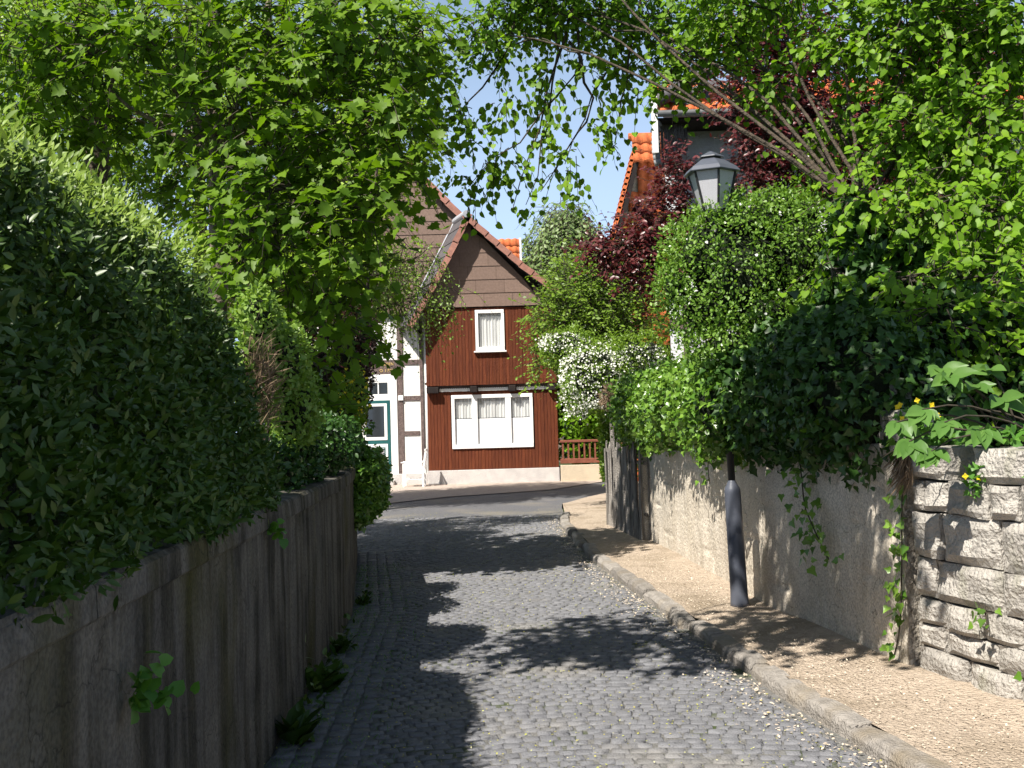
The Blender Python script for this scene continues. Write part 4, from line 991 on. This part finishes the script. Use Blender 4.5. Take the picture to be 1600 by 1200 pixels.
bush('ivy_mound', 'bright variegated ivy mound hanging over the far end of the left wall', 'ivy', (-1.95, 11.8, 1.15),
     [B(574, 745, 11.6, 32, 42, .35), B(566, 790, 11.4, 18, 28, .25), B(548, 712, 11.8, 26, 22, .3), B(588, 768, 11.8, 17, 30, .25)], 'ivy', 'ivy', .050, 7500, 160, 9, dangle=.5)
bush('barberry_bush', 'dark purple leaved bush with drooping twigs at the left edge of the green door', 'shrub', (-2.6, 14.6, 1.15),
     [B(545, 560, 14.5, 40, 90, .6), B(525, 640, 14.5, 45, 60, .6), B(568, 520, 14.3, 26, 45, .4), B(500, 600, 14.8, 50, 90, .6), B(450, 560, 15, 60, 100, .7), B(566, 600, 14.2, 14, 50, .3), B(530, 700, 14.0, 36, 40, .5)], 'purple', 'oval', .050, 15000, 120, 9, core=.62)
n = 420; i = rng.random(n)
c = np.array([P(q, r, 13.6) for q, r in zip(540+rng.normal(size=n)*32+25, 650-rng.random(n)*110+40)])
o = leaves('yellow_blossom', 'oval', c+rng.normal(size=(n, 3))*.1, rng.normal(size=(n, 3)), rng.normal(size=(n, 3))+np.array([0, -1, .8]), .040*(.6+.6*rng.random(n)), M['yellow'], None, kind=None) if False else None
ky = thing('kerria_bush', P(560, 700, 13.9)*np.array([1, 1, 0])+np.array([0, 0, 1.15]), 'green bush dotted with small yellow flowers left of the green door', 'shrub')
bush('kerria_bush', '', '', None, [B(540, 640, 13.4, 30, 50, .3), B(505, 690, 13.2, 45, 30, .3), B(560, 615, 13.4, 12, 40, .2)], 'midgreen', 'oval', .045, 2600, 60, 9, core=.5, parent=ky)
bush('kerria_bush', '', '', None, [B(545, 635, 13.3, 30, 50, .3), B(505, 685, 13.0, 45, 28, .3), B(562, 610, 13.3, 14, 40, .2)], 'yellow', 'round', .034, 340, 60, 9, core=0, parent=ky, lname='flowers')

# ---- maple on the left
mbl = [B(60, 80, 11.2, 120, 110, .9), B(190, 40, 10.8, 120, 90, .8), B(330, 40, 11, 110, 90, .8), B(470, 40, 11, 110, 90, .8), B(590, 60, 11.2, 80, 70, .8), B(660, 50, 11.4, 50, 40, .6),
       B(110, 190, 12.3, 100, 70, .5), B(240, 180, 12.4, 100, 80, .6), B(370, 170, 10.6, 110, 80, .7), B(500, 180, 10.8, 110, 80, .8), B(610, 190, 10.8, 60, 60, .6), B(630, 250, 10.6, 36, 30, .4),
       B(330, 280, 12.3, 90, 70, .5), B(430, 290, 10.4, 90, 80, .6), B(540, 300, 10.5, 90, 80, .6), B(580, 330, 10.3, 40, 45, .35), B(440, 390, 10.5, 80, 60, .5), B(520, 400, 10.6, 60, 50, .5), B(560, 430, 10.5, 36, 30, .3),
       B(430, 470, 11, 60, 50, .5), B(520, 490, 11.2, 70, 50, .5), B(380, 370, 11, 50, 60, .4), B(430, 560, 11.5, 50, 60, .5), B(500, 580, 11.6, 50, 60, .5), B(545, 510, 11.4, 30, 50, .4), B(480, 650, 11.6, 50, 50, .5)]
bs = P(352, 700, 11.6); bs[2] = 1.1
tree('maple_tree', 'big green maple with pointed lobed leaves over the left wall and hedge', 'tree', bs, P(330, -60, 11.6), .12, .06, mbl, 'maple', 'maple', .126, 1400, .42, 5, bark='bark_pale', droop=.22, hang=.35, nparts=300, cell=32, upz=.7, sunw=.55, jit=.45, twr=.005)
# second dark trunk of the left garden
bs = P(170, 560, 13.5); bs[2] = 1.1
tree('forked_tree', 'thick forked dark trunk standing behind the top of the laurel hedge', 'tree', bs, P(120, -200, 13.5), .19, .12, [B(40, -10, 13.2, 120, 90, 1.0), B(250, -20, 13.4, 120, 80, 1.0), B(150, 90, 13.4, 130, 70, .8)], 'yellowgreen', 'oval', .085, 900, .4, 6, cell=20, bark='bark')
# fine-leaved pale trees further back on the left
for k, (bx_, top_, d_, bl_) in enumerate((
    (60, 0, 19, [(0, 60, 130, 120), (120, 200, 120, 90), (60, 320, 120, 80), (-20, 250, 80, 90)]),
    (300, 0, 20, [(240, 60, 130, 120), (350, 120, 120, 110), (280, 240, 120, 90), (360, 350, 110, 80)]),
    (420, 0, 21.5, [(450, 60, 120, 110), (420, 200, 110, 100), (480, 330, 110, 90), (400, 440, 120, 80)]),
    (545, 0, 20.5, [(590, 60, 100, 90), (600, 190, 80, 90), (550, 320, 60, 80), (570, 400, 50, 80), (500, 440, 80, 80)]))):
    bs = P(bx_, 640, d_); bs[2] = .3
    lab = ('pale green fine-leaved tree furthest left behind the forked trunk', 'pale green fine-leaved tree behind the crown of the maple, second from the left',
           'pale green fine-leaved tree behind the maple trunk and lower boughs', 'pale green fine-leaved tree whose drooping twigs hang before the half-timbered house')[k]
    tree('birch_like_tree', lab, 'tree', bs, P(bx_, top_, d_), .16, .07, [B(a, b_, d_, c_, e_, 1.3) for a, b_, c_, e_ in bl_], 'yellowgreen', 'tiny', .115, 1800, .6, 9, droop=.6, hang=.5, nparts=0, bark='bark_pale', group='pale green trees behind the maple')
# thin drooping sprigs before the house gable
bs = P(548, 640, 16); bs[2] = 1.0
tree('sprig_tree', 'thin branched young tree whose feathery twigs droop in front of the brown gable', 'tree', bs, P(590, 250, 16), .05, .02,
     [B(655, 400, 16, 40, 40, .3), B(690, 455, 16, 36, 24, .2), B(640, 470, 16, 50, 40, .3), B(600, 430, 16, 50, 60, .4)], 'midgreen', 'tiny', .050, 330, .35, 9, droop=.9, hang=.6, bark='bark', twr=.003)

# ---- plants at the foot of the left wall
for k, (px_, py_, h_, lab) in enumerate(((500, 1080, .30, 'dark leafy weed at the foot of the left wall in the foreground'), (470, 1160, .34, 'nearest leafy weed at the bottom edge by the left wall'), (548, 945, .14, 'small sunlit weed tuft at the bend of the left wall'), (515, 1020, .2, 'low weed in the gutter beside the left wall'))):
    g = G(px_, py_); g[0] = interp(LW, g[1])+.07; root = thing('weed', g, lab, 'weed', 'weeds along the left wall')
    n = 26; a = rng.random(n)*6.28; d = np.c_[np.cos(a)*.6+.15, np.sin(a)*.6, .35+.6*rng.random(n)]
    leaves('leaf_rosette', 'lance', g+rng.normal(size=(n, 3))*.015, d, np.array([0, 0, 1.])+rng.normal(size=(n, 3))*.3, .7*h_*(.6+.5*rng.random(n)), M['hedge'], root, 0)
    n = 60; leaves('small_leaves', 'oval', g+np.abs(rng.normal(size=(n, 3)))*np.array([.05, .16, .10])*h_*4, rng.normal(size=(n, 3))+np.array([.3, 0, .5]), np.array([0, 0, 1.])+rng.normal(size=(n, 3))*.4, .05*(.6+.6*rng.random(n)), M['hedge'], root, 0)
n = 2600; y = 3.2+rng.random(n)*9.5; q = np.c_[interp(LW, y)+.02+np.abs(rng.normal(size=n))*.10+.13*rng.integers(0, 4, n)*(rng.random(n) < .6), y, np.zeros(n)]
o = leaves('gutter_moss', 'blade', q, rng.normal(size=(n, 3))*.6+np.array([0, 0, .8]), rng.normal(size=(n, 3)), .035*(.4+rng.random(n)), M['weed'], None); tag(o, 'grass and moss growing between the gutter setts on the left', 'grass')
for (px_, py_, d_, lab) in ((300, 1110, 2.75+.35, 'drooping leafy plant rooted in the left wall face near the bottom'), (415, 605+240, 5.3, 'small fern tuft in the left wall face')):
    yy = d_; x = interp(LW, yy)+.02; z = P(px_, py_, yy)[2]; c = np.array([x, yy, z]); root = thing('wall_plant', c, lab, 'plant')
    n = 34 if d_ < 4 else 14; leaves('leaves', 'round', c+np.abs(rng.normal(size=(n, 3)))*np.array([.05, .05, .06]), rng.normal(size=(n, 3))*.6+np.array([.6, -.2, -.1]), np.array([.4, -.3, .8])+rng.normal(size=(n, 3))*.4, .05*(.6+.6*rng.random(n)), M['weed'], root, 0)

# ---- ivy over the plastered wall on the right
ivb = []
for y_ in np.linspace(9.3, 14.3, 8):
    xw = interp(RW, min(y_, 13.8)); ivb.append((np.array([xw+.08+.05*math.sin(y_*3), y_, 1.74+.03*math.sin(y_*5)]), np.array([.46, .60, .46+.04*math.sin(y_*7)])))
ivb.append((P(1135, 640, 8.9), np.array([.34, .36, .36])))
bush('ivy_hedge', 'glossy light green ivy draped over the far half of the plastered wall', 'ivy', (2.0, 12, 1.2), ivb, 'ivy', 'ivy', .055, 26000, 260, 13, dangle=.45, core=.75, stems=0)
ivb = []
for y_ in np.linspace(7.1, 8.6, 4):
    xw = interp(RW, y_); ivb.append((np.array([xw+.06, y_, 1.78+.04*math.sin(y_*5)]), np.array([.44, .52, .50])))
ivb.append((np.array([2.55, 6.95, 1.7]), np.array([.3, .35, .3])))
bush('shade_tinted_ivy', 'ivy coloured dark for its shade, hanging over the near half of the plastered wall beside the stone wall', 'ivy', (2.2, 8.2, 1.2), ivb, 'shadeivy', 'ivy', .060, 13000, 240, 14, dangle=.5, core=.75, stems=0)
# trailing strands down the wall
def strand(label, pts, n, size, mat='ivy', name='ivy_strand', spread=.025):
    root = thing(name, pts[0], label, 'ivy'); pl = resample([np.array(p, float) for p in pts], 10)
    V, Fc = tubes(pl[None], np.full((1, 11), .005), 5); obj('stem', V, Fc, M['twig'], root)
    t = rng.random(n)*10; i = t.astype(int); p = pl[i]+(pl[np.minimum(i+1, 10)]-pl[i])*(t-i)[:, None]+rng.normal(size=(n, 3))*spread+np.array([-.03, -.01, 0])
    leaves('leaves', 'ivy', p, rng.normal(size=(n, 3))*.5+np.array([-.3, -.2, -.6]), np.array([-1, -.5, .5])+rng.normal(size=(n, 3))*.35, size*(.6+.7*rng.random(n)), M[mat], root, min(n, 60), 8)
strand('ivy strand running down the joint between plastered and stone wall', [(2.34, 6.50, 1.45), (2.31, 6.5, 1.0), (2.30, 6.52, .6), (2.29, 6.55, .3), (2.27, 6.62, .12)], 75, .055)
strand('leafy shoot spreading on the plastered wall under the dark ivy', [(2.08, 7.9, 1.3), (2.05, 7.7, .95), (2.08, 7.55, .78), (2.12, 7.4, .62)], 90, .06, spread=.06)
strand('short ivy shoot left of the lamp post on the wall', [(1.86, 10.4, 1.3), (1.84, 10.3, 1.08), (1.85, 10.3, .98)], 22, .06)
strand('tiny ivy shoot on the lower face of the stone wall', [(2.50, 5.85, .56), (2.49, 5.8, .48), (2.49, 5.8, .44)], 12, .05)
strand('single ivy tendril at the right frame edge of the stone wall', [(2.60, 5.45, .36), (2.58, 5.42, .33), (2.57, 5.4, .30)], 7, .05)

# ---- round bush swallowing the lamp post
bb_ = [B(1150, 430, 8.95, 112, 120, .55), B(1240, 400, 9.1, 90, 100, .5), B(1100, 400, 8.9, 60, 80, .4), B(1200, 500, 8.9, 100, 60, .45), B(1105, 490, 9.0, 60, 60, .4), B(1170, 352, 9.0, 75, 50, .4), B(1250, 340, 9.2, 50, 40, .35), B(1128, 338, 8.9, 42, 32, .3), B(1060, 450, 8.95, 34, 40, .3), B(1290, 440, 9.1, 40, 50, .3), B(1210, 320, 9.1, 36, 26, .25), B(1140, 540, 8.8, 70, 30, .35)]
bush('honeysuckle_bush', 'rounded fresh green small-leaved bush wrapped around the street lamp', 'shrub', (2.2, 9.3, 1.2), bb_, 'shrub', 'oval', .034, 34000, 300, 15, core=.6, thick=.45, jit=.6)
n = 260; c_ = rng.integers(0, len(bb_), n); u, _ = inball(n); p = np.array([b[0] for b in bb_])[c_]+u*np.array([b[1] for b in bb_])[c_]*1.03
root = [o for o in col.objects if o.name == 'honeysuckle_bush'][0]
leaves('white_flowers', 'round', p, rng.normal(size=(n, 3)), u, .022*(.6+.6*rng.random(n)), M['petal'], root)

# ---- shrubs and hawthorn around the bend
bush('hawthorn', 'white flowering hawthorn bush above the paling fence', 'shrub', (1.75, 16.8, .1), [B(935, 590, 16.6, 62, 60, .6), B(890, 545, 16.8, 46, 34, .4), B(1000, 560, 16.4, 50, 40, .5)], 'midgreen', 'oval', .042, 11000, 80, 12, core=.68)
root = [o for o in col.objects if o.name == 'hawthorn'][0]
bush('hawthorn', '', '', None, [B(930, 590, 16.35, 50, 50, .45), B(880, 535, 16.6, 40, 14, .25), B(1000, 560, 16.2, 40, 20, .3), B(900, 600, 16.4, 28, 50, .3), B(968, 575, 16.2, 26, 16, .25)], 'petal', 'round', .030, 4200, 60, 9, core=0, parent=root, lname='blossom')
n = 1500; c = P(956, 622, 15.2); u, q_ = inball(n); p = c+u*(q_**.4)[:, None]*np.array([.13, .14, .17]); d = u*.5+rng.normal(size=(n, 3))*.35+np.array([0, 0, -.4])
o = leaves('dry_clump', 'blade', p, d, rng.normal(size=(n, 3)), .12*(.4+.6*rng.random(n)), M['drygrass'], None); tag(o, 'brown dry clump of dead stalks on top of the paling fence end', 'dry grass')
bs = P(1000, 700, 19.5); bs[2] = 0
tree('young_tree', 'light green small tree with upright twigs between the brown gable and the orange house', 'tree', bs, P(930, 480, 19.5), .06, .03,
     [B(920, 470, 19.5, 70, 60, .9), B(870, 500, 19.3, 45, 40, .6), B(960, 430, 19.6, 55, 45, .8), B(980, 500, 19.6, 50, 60, .8), B(900, 430, 19.8, 40, 40, .6), B(850, 560, 19.3, 26, 26, .4), B(930, 540, 19.4, 60, 40, .8)], 'midgreen', 'tiny', .080, 1900, .4, 8, droop=.1, hang=.2, bark='bark')
bush('garden_bush', 'bright green leafy bush standing behind the brown railing', 'shrub', (1.9, 29.9, .2), [B(905, 640, 30, 40, 60, .8), B(880, 600, 30.3, 30, 50, .7), B(935, 660, 30.2, 30, 50, .7), B(910, 690, 30, 44, 34, .6)], 'linden', 'round', .10, 6000, 0)
bush('corner_bush', 'olive green bush leaning on the paling fence where the lane bends', 'shrub', (1.62, 17.6, .05), [B(950, 710, 17.0, 10, 46, .25), B(955, 660, 16.9, 14, 36, .25)], 'midgreen', 'tiny', .065, 4000, 0, core=.5)
bush('back_hedge', 'dense green hedge closing the gap behind the hawthorn', 'hedge', (3.0, 20.4, 0), [B(1010, 600, 20.5, 90, 90, .8), B(1100, 620, 20.4, 80, 80, .8), B(1010, 680, 20.6, 60, 60, .7)], 'midgreen', 'tiny', .10, 6000, 0)
bs = P(875, 640, 44); bs[2] = 0
tree('birch_tree', 'tall pale birch with drooping twigs behind the small green tree', 'tree', bs, P(880, 330, 44), .22, .08,
     [B(880, 345, 44, 36, 34, 1.6), B(870, 385, 44, 42, 36, 1.8), B(905, 365, 44, 28, 34, 1.3), B(850, 420, 44, 40, 40, 1.8), B(900, 430, 44, 50, 40, 2), B(826, 395, 44, 14, 30, .8)], 'birch', 'tiny', .19, 1500, 1.3, 9, droop=1.1, hang=.8, bark='bark_pale', twr=.012)
bush('far_trees', 'line of soft green bushes on the horizon behind the dormer and birch', 'trees', (2, 52, 0), [B(820, 500, 52, 60, 60, 3), B(900, 520, 52, 80, 70, 3), B(1000, 520, 52, 80, 70, 3)], 'birch', 'tiny', .30, 5000, 0, core=.85)

# ---- red-leaved plum
bs = P(1175, 700, 14.9); bs[2] = 1.2
tree('red_plum_tree', 'dark red leaved plum tree in front of the white and orange houses', 'tree', bs, P(1185, 120, 14.9), .06, .03,
     [B(945, 388, 14.6, 34, 18, .3), B(1015, 350, 14.6, 36, 46, .4), B(975, 395, 14.6, 50, 30, .4), B(1055, 285, 14.6, 24, 46, .35), B(1060, 380, 14.6, 40, 50, .4), B(1010, 425, 14.4, 36, 34, .3), B(1180, 60, 14.8, 50, 50, .6), B(1200, 170, 14.6, 55, 45, .6), B(1250, 80, 14.8, 60, 60, .7), B(1150, 135, 14.6, 28, 22, .3),
      B(1190, 235, 14.5, 40, 40, .4), B(1290, 180, 14.6, 70, 60, .6), B(1340, 270, 14.5, 80, 60, .6), B(1240, 280, 14.5, 60, 40, .5), B(1420, 200, 14.6, 80, 80, .7), B(1500, 100, 14.6, 90, 90, .8), B(1510, 320, 14.5, 90, 90, .7), B(1380, 380, 14.5, 80, 60, .6), B(1560, 480, 14.4, 70, 60, .6)],
     'plum', 'oval', .074, 6000, .32, 8, droop=.1, hang=.2, upz=.6, nparts=200, cell=14, shell=1.8)

# ---- linden on the right, its limbs arching over the road
lbl = [B(1560, 60, 8.6, 110, 90, .6), B(1420, 60, 8.8, 100, 80, .6), B(1310, 60, 9.2, 60, 50, .5), B(1560, 200, 8.4, 100, 80, .5), B(1440, 200, 8.6, 90, 70, .5), B(1320, 190, 9.3, 44, 40, .4), B(1210, 130, 10, 30, 20, .4), B(1130, 40, 10.6, 70, 40, .5),
       B(1560, 330, 8.0, 90, 70, .5), B(1450, 320, 8.1, 70, 55, .4), B(1560, 440, 7.6, 90, 60, .45), B(1430, 440, 7.6, 60, 40, .35), B(1480, 510, 7.3, 90, 45, .35), B(1390, 530, 7.3, 50, 28, .25), B(1360, 600, 7.2, 60, 26, .2), B(1570, 560, 7.3, 60, 60, .4), B(1345, 310, 8.0, 40, 40, .3), B(1300, 420, 7.8, 26, 26, .2),
       B(1270, 230, 9.6, 24, 20, .3), B(1060, 70, 11.4, 50, 40, .5), B(1050, 125, 11.2, 40, 20, .3), B(980, 30, 11.6, 60, 35, .5), B(900, 20, 11.8, 60, 30, .5), B(820, 15, 11.8, 60, 30, .5), B(760, 50, 11.6, 40, 40, .4),
       B(1480, -60, 8.8, 160, 60, .8), B(1200, -40, 9.8, 160, 50, .8), B(930, -50, 11.4, 180, 40, .8)]
bs = P(1342, 800, 8.3); bs[2] = 1.2
lt = tree('linden_tree', 'light green broad-leaved tree whose limbs arch over the lane from the right', 'tree', bs, P(1345, 330, 8.7), .13, .035, lbl, 'linden', 'round', .065, 3100, .30, 7, droop=.35, hang=.6, upz=.35, sunw=.8, jit=.45, nparts=300, cell=24, sub=4)
# hanging sprays over the sky gap
hb = [B(860, 120, 11.6, 26, 60, .3), B(800, 150, 11.6, 40, 50, .3), B(735, 200, 11.4, 36, 50, .3), B(780, 255, 11.5, 44, 30, .3), B(850, 200, 11.6, 30, 60, .3), B(880, 255, 11.6, 28, 30, .2), B(745, 285, 11.5, 44, 24, .2), B(810, 330, 11.6, 24, 14, .15), B(930, 120, 11.6, 36, 60, .3), B(925, 200, 11.6, 24, 40, .2), B(960, 225, 11.6, 16, 14, .1), B(985, 120, 11.5, 30, 50, .2), B(700, 150, 11.4, 40, 60, .3)]
p, d, up, tw = spray(hb, 165, .24, 5, .8, 1.1, 1.6, upz=.2, sunw=.5, jit=.6)
V, Fc = tubes(tw, np.broadcast_to(np.array([1.5, 1.2, 1, .5])*.004, (len(tw), 4)), 3); obj('hanging_twigs', V, Fc, M['twig'], lt, kind='stuff')
leaves('hanging_leaves', 'round', p, d, up, .082*(.65+.6*rng.random(len(p))), M['linden'], lt)
lm = []
for a, c, e in (((900, -40, 11.7), (905, 110, 11.6), (740, 290, 11.5)), ((905, -20, 11.7), (860, 130, 11.6), (800, 330, 11.6)), ((1000, -40, 11.6), (945, 110, 11.6), (880, 260, 11.6)), ((1010, -30, 11.6), (985, 80, 11.5), (960, 225, 11.6)), ((820, -30, 11.6), (790, 90, 11.6), (690, 210, 11.4)), ((830, -60, 11.6), (875, 60, 11.6), (830, 320, 11.6)), ((890, 60, 11.6), (930, 170, 11.6), (845, 300, 11.6))):
    lm.append(resample([P(*a), P(*c), P(*e)], 8))
lm = np.array(lm)+rng.normal(size=(len(lm), 9, 3))*.025
V, Fc = tubes(lm, np.broadcast_to(np.linspace(.020, .004, 9), (len(lm), 9)), 5); obj('hanging_branches', V, Fc, M['bark'], lt, smooth=True)
# the nearer limb overhead that shades the road (above the frame)
ob = []
for (x, y_, z) in ((-2.2, 4.7, 5.0), (-1.5, 4.4, 5.0), (-.8, 4.6, 5.1), (-.1, 4.8, 5.0), (.6, 5.0, 5.1), (1.2, 5.2, 5.1), (-1.8, 5.2, 5.1), (-.4, 5.3, 5.2), (.9, 5.6, 5.3), (.1, 5.6, 5.2), (.1, 4.4, 5.0)):
    ob.append((np.array([x, y_, z]), np.array([.55, .55, .30])))
p, d, up, tw = spray(ob, 800, .34, 7, .25, .4, 1.6, upz=.5, sunw=.7, jit=.4)
V, Fc = tubes(tw, np.broadcast_to(np.array([1.5, 1.2, 1, .5])*.005, (len(tw), 4)), 3); obj('overhead_twigs', V, Fc, M['twig'], lt, kind='stuff')
leaves('overhead_foliage', 'round', p, d, up, .085*(.65+.6*rng.random(len(p))), M['linden'], lt)
for e in ((-2.3, 4.7, 5.0), (.6, 5.0, 5.1), (-1.0, 4.5, 5.0)):
    pt = limb(P(1570, 30, 8.7), e, .3, 9, .04); V, Fc = tubes(pt[None], np.linspace(.028, .010, 9)[None], 7); obj('branch', V, Fc, M['bark'], lt, smooth=True)
# ivy on the linden trunk
iv = thing('trunk_ivy', (bs[0], bs[1], 1.2), 'dark large-leaved ivy wrapped round the linden trunk behind the wall', 'ivy')
bush('trunk_ivy', '', '', None, [B(1340, 360, 8.3, 34, 50, .25), B(1340, 470, 8.2, 56, 90, .35), B(1335, 560, 8.0, 60, 60, .3), B(1400, 420, 8.3, 50, 60, .3)], 'shadeivy', 'ivy', .085, 4800, 160, 18, core=.7, parent=iv, dangle=.4)
# understorey behind the stone wall
bush('dark_understorey', 'dark shrub filling the shade behind the near stone wall', 'shrub', (3.6, 7.2, 1.3), [B(1500, 560, 7.6, 120, 120, .5), B(1590, 640, 7.2, 80, 80, .4), B(1430, 620, 7.5, 60, 60, .35), B(1300, 600, 9.0, 80, 60, .4)], 'shadeivy', 'oval', .07, 4500, 0, core=.85)
bush('screen_shrubs', 'dense dark green shrubs beneath the plum tree in the right garden', 'shrub', (5, 12.5, 1.4), [B(1420, 480, 12.5, 130, 170, .8), B(1560, 420, 12.5, 130, 200, .8), B(1300, 560, 12.5, 90, 120, .7)], 'midgreen', 'oval', .08, 9000, 0, core=.8)

# ---- plants on top of the stone wall
bl0 = thing('broad_leaved_plant', (2.75, 5.95, 1.35), 'broad-leaved pale green plant arching over the top of the stone wall', 'plant')
sh = [(1480, 585, 5.9), (1440, 640, 5.8), (1475, 660, 5.75), (1520, 600, 6.0), (1420, 690, 5.8), (1455, 705, 5.75), (1500, 640, 6.1), (1560, 620, 6.0), (1400, 660, 5.9), (1530, 670, 5.9), (1465, 575, 6.0), (1545, 575, 6.1)]
pos, dd, uu, sz = [], [], [], []; roots = []
for (a, b_, d_) in sh:
    e = P(a, b_, d_); s_ = np.array([2.85+.1*rng.normal(), 6.05, 1.38]); roots.append(limb(s_, e, .25, 6, .03)); ax = nrm(e-s_+np.array([0, 0, -.15]))
    for k in range(7):
        t = (k-3)/3; dirv = nrm(ax*.4+np.array([t*.8, -.45, -.35+.25*abs(t)*rng.normal()])); pos.append(e-ax*.03*abs(t)); dd.append(dirv); uu.append(np.array([-.2, -.9, .7])+rng.normal(size=3)*.2); sz.append(.115*(.6+.5*rng.random()))
V, Fc = tubes(np.array(roots), np.broadcast_to(np.linspace(.008, .004, 6), (len(roots), 6)), 5); obj('stalks', V, Fc, M['twig'], bl0, kind='stuff')
leaves('foliage', 'broad', np.array(pos), np.array(dd), np.array(uu), np.array(sz)*1.25, M['walnut'], bl0, 84, 2)
def celandine(label, c, r, n, nf, root=None):
    root = thing('celandine', c, label, 'wildflower', 'yellow celandines on the stone wall'); c = np.array(c, float)
    u, q_ = inball(n); p = c+u*(q_**.5)[:, None]*np.array(r); leaves('leaves', 'ivy', p, u*.5+rng.normal(size=(n, 3))*.4+np.array([-.2, -.2, .3]), np.array([-.4, -.7, .8])+rng.normal(size=(n, 3))*.4, .042*(.6+.7*rng.random(n)), M['weed'], root, min(60, n//3), 8)
    u, q_ = inball(nf); fp = c+u*np.array(r)*.9+np.array([-.04, -.06, .05])
    K = 4; a = np.arange(K)*math.pi/2
    ctr = np.repeat(fp, K, 0); aa = np.tile(a, nf)+np.repeat(rng.random(nf)*3, K); dirs = np.c_[np.cos(aa), -.25+0*aa, np.sin(aa)]
    leaves('flowers', 'round', ctr, dirs, np.tile([0, -1., .3], (len(ctr), 1)), .019, M['yellow'], root, min(40, len(ctr)), 1, 'petal')
celandine('feathery celandine with yellow flowers at the left top corner of the stone wall', (2.38, 6.35, 1.52), (.14, .12, .12), 150, 9)
celandine('celandine with yellow flowers hanging over the stone wall at the right frame edge', (2.72, 5.42, 1.28), (.12, .20, .17), 300, 16)
celandine('small celandine tuft between two top stones of the wall', (2.50, 5.85, 1.22), (.06, .07, .10), 60, 2)
n = 420; y_ = 4.2+rng.random(n)*2.4; q = np.c_[interp(RW, y_)+.1+.3*rng.random(n), y_, 1.40+.1*rng.random(n)]
root = thing('wall_top_herbs', (2.8, 5.3, 1.4), 'low leafy herbs growing along the top of the stone wall', 'herbs')
leaves('leaves', 'oval', q, rng.normal(size=(n, 3))+np.array([-.2, -.3, .8]), np.array([0, -.4, .8])+rng.normal(size=(n, 3))*.5, .075*(.5+.7*rng.random(n)), M['weed'], root, 60, 14)
n = 220; c = np.array([2.34, 6.46, 1.34]); o = leaves('straw_wisps', 'straw', c+rng.normal(size=(n, 3))*np.array([.02, .03, .05]), rng.normal(size=(n, 3))*.25+np.array([-.3, 0, -.9]), rng.normal(size=(n, 3)), .22*(.4+.6*rng.random(n)), M['drygrass'], None); tag(o, 'straw coloured dry grass hanging at the left end of the stone wall', 'dry grass')
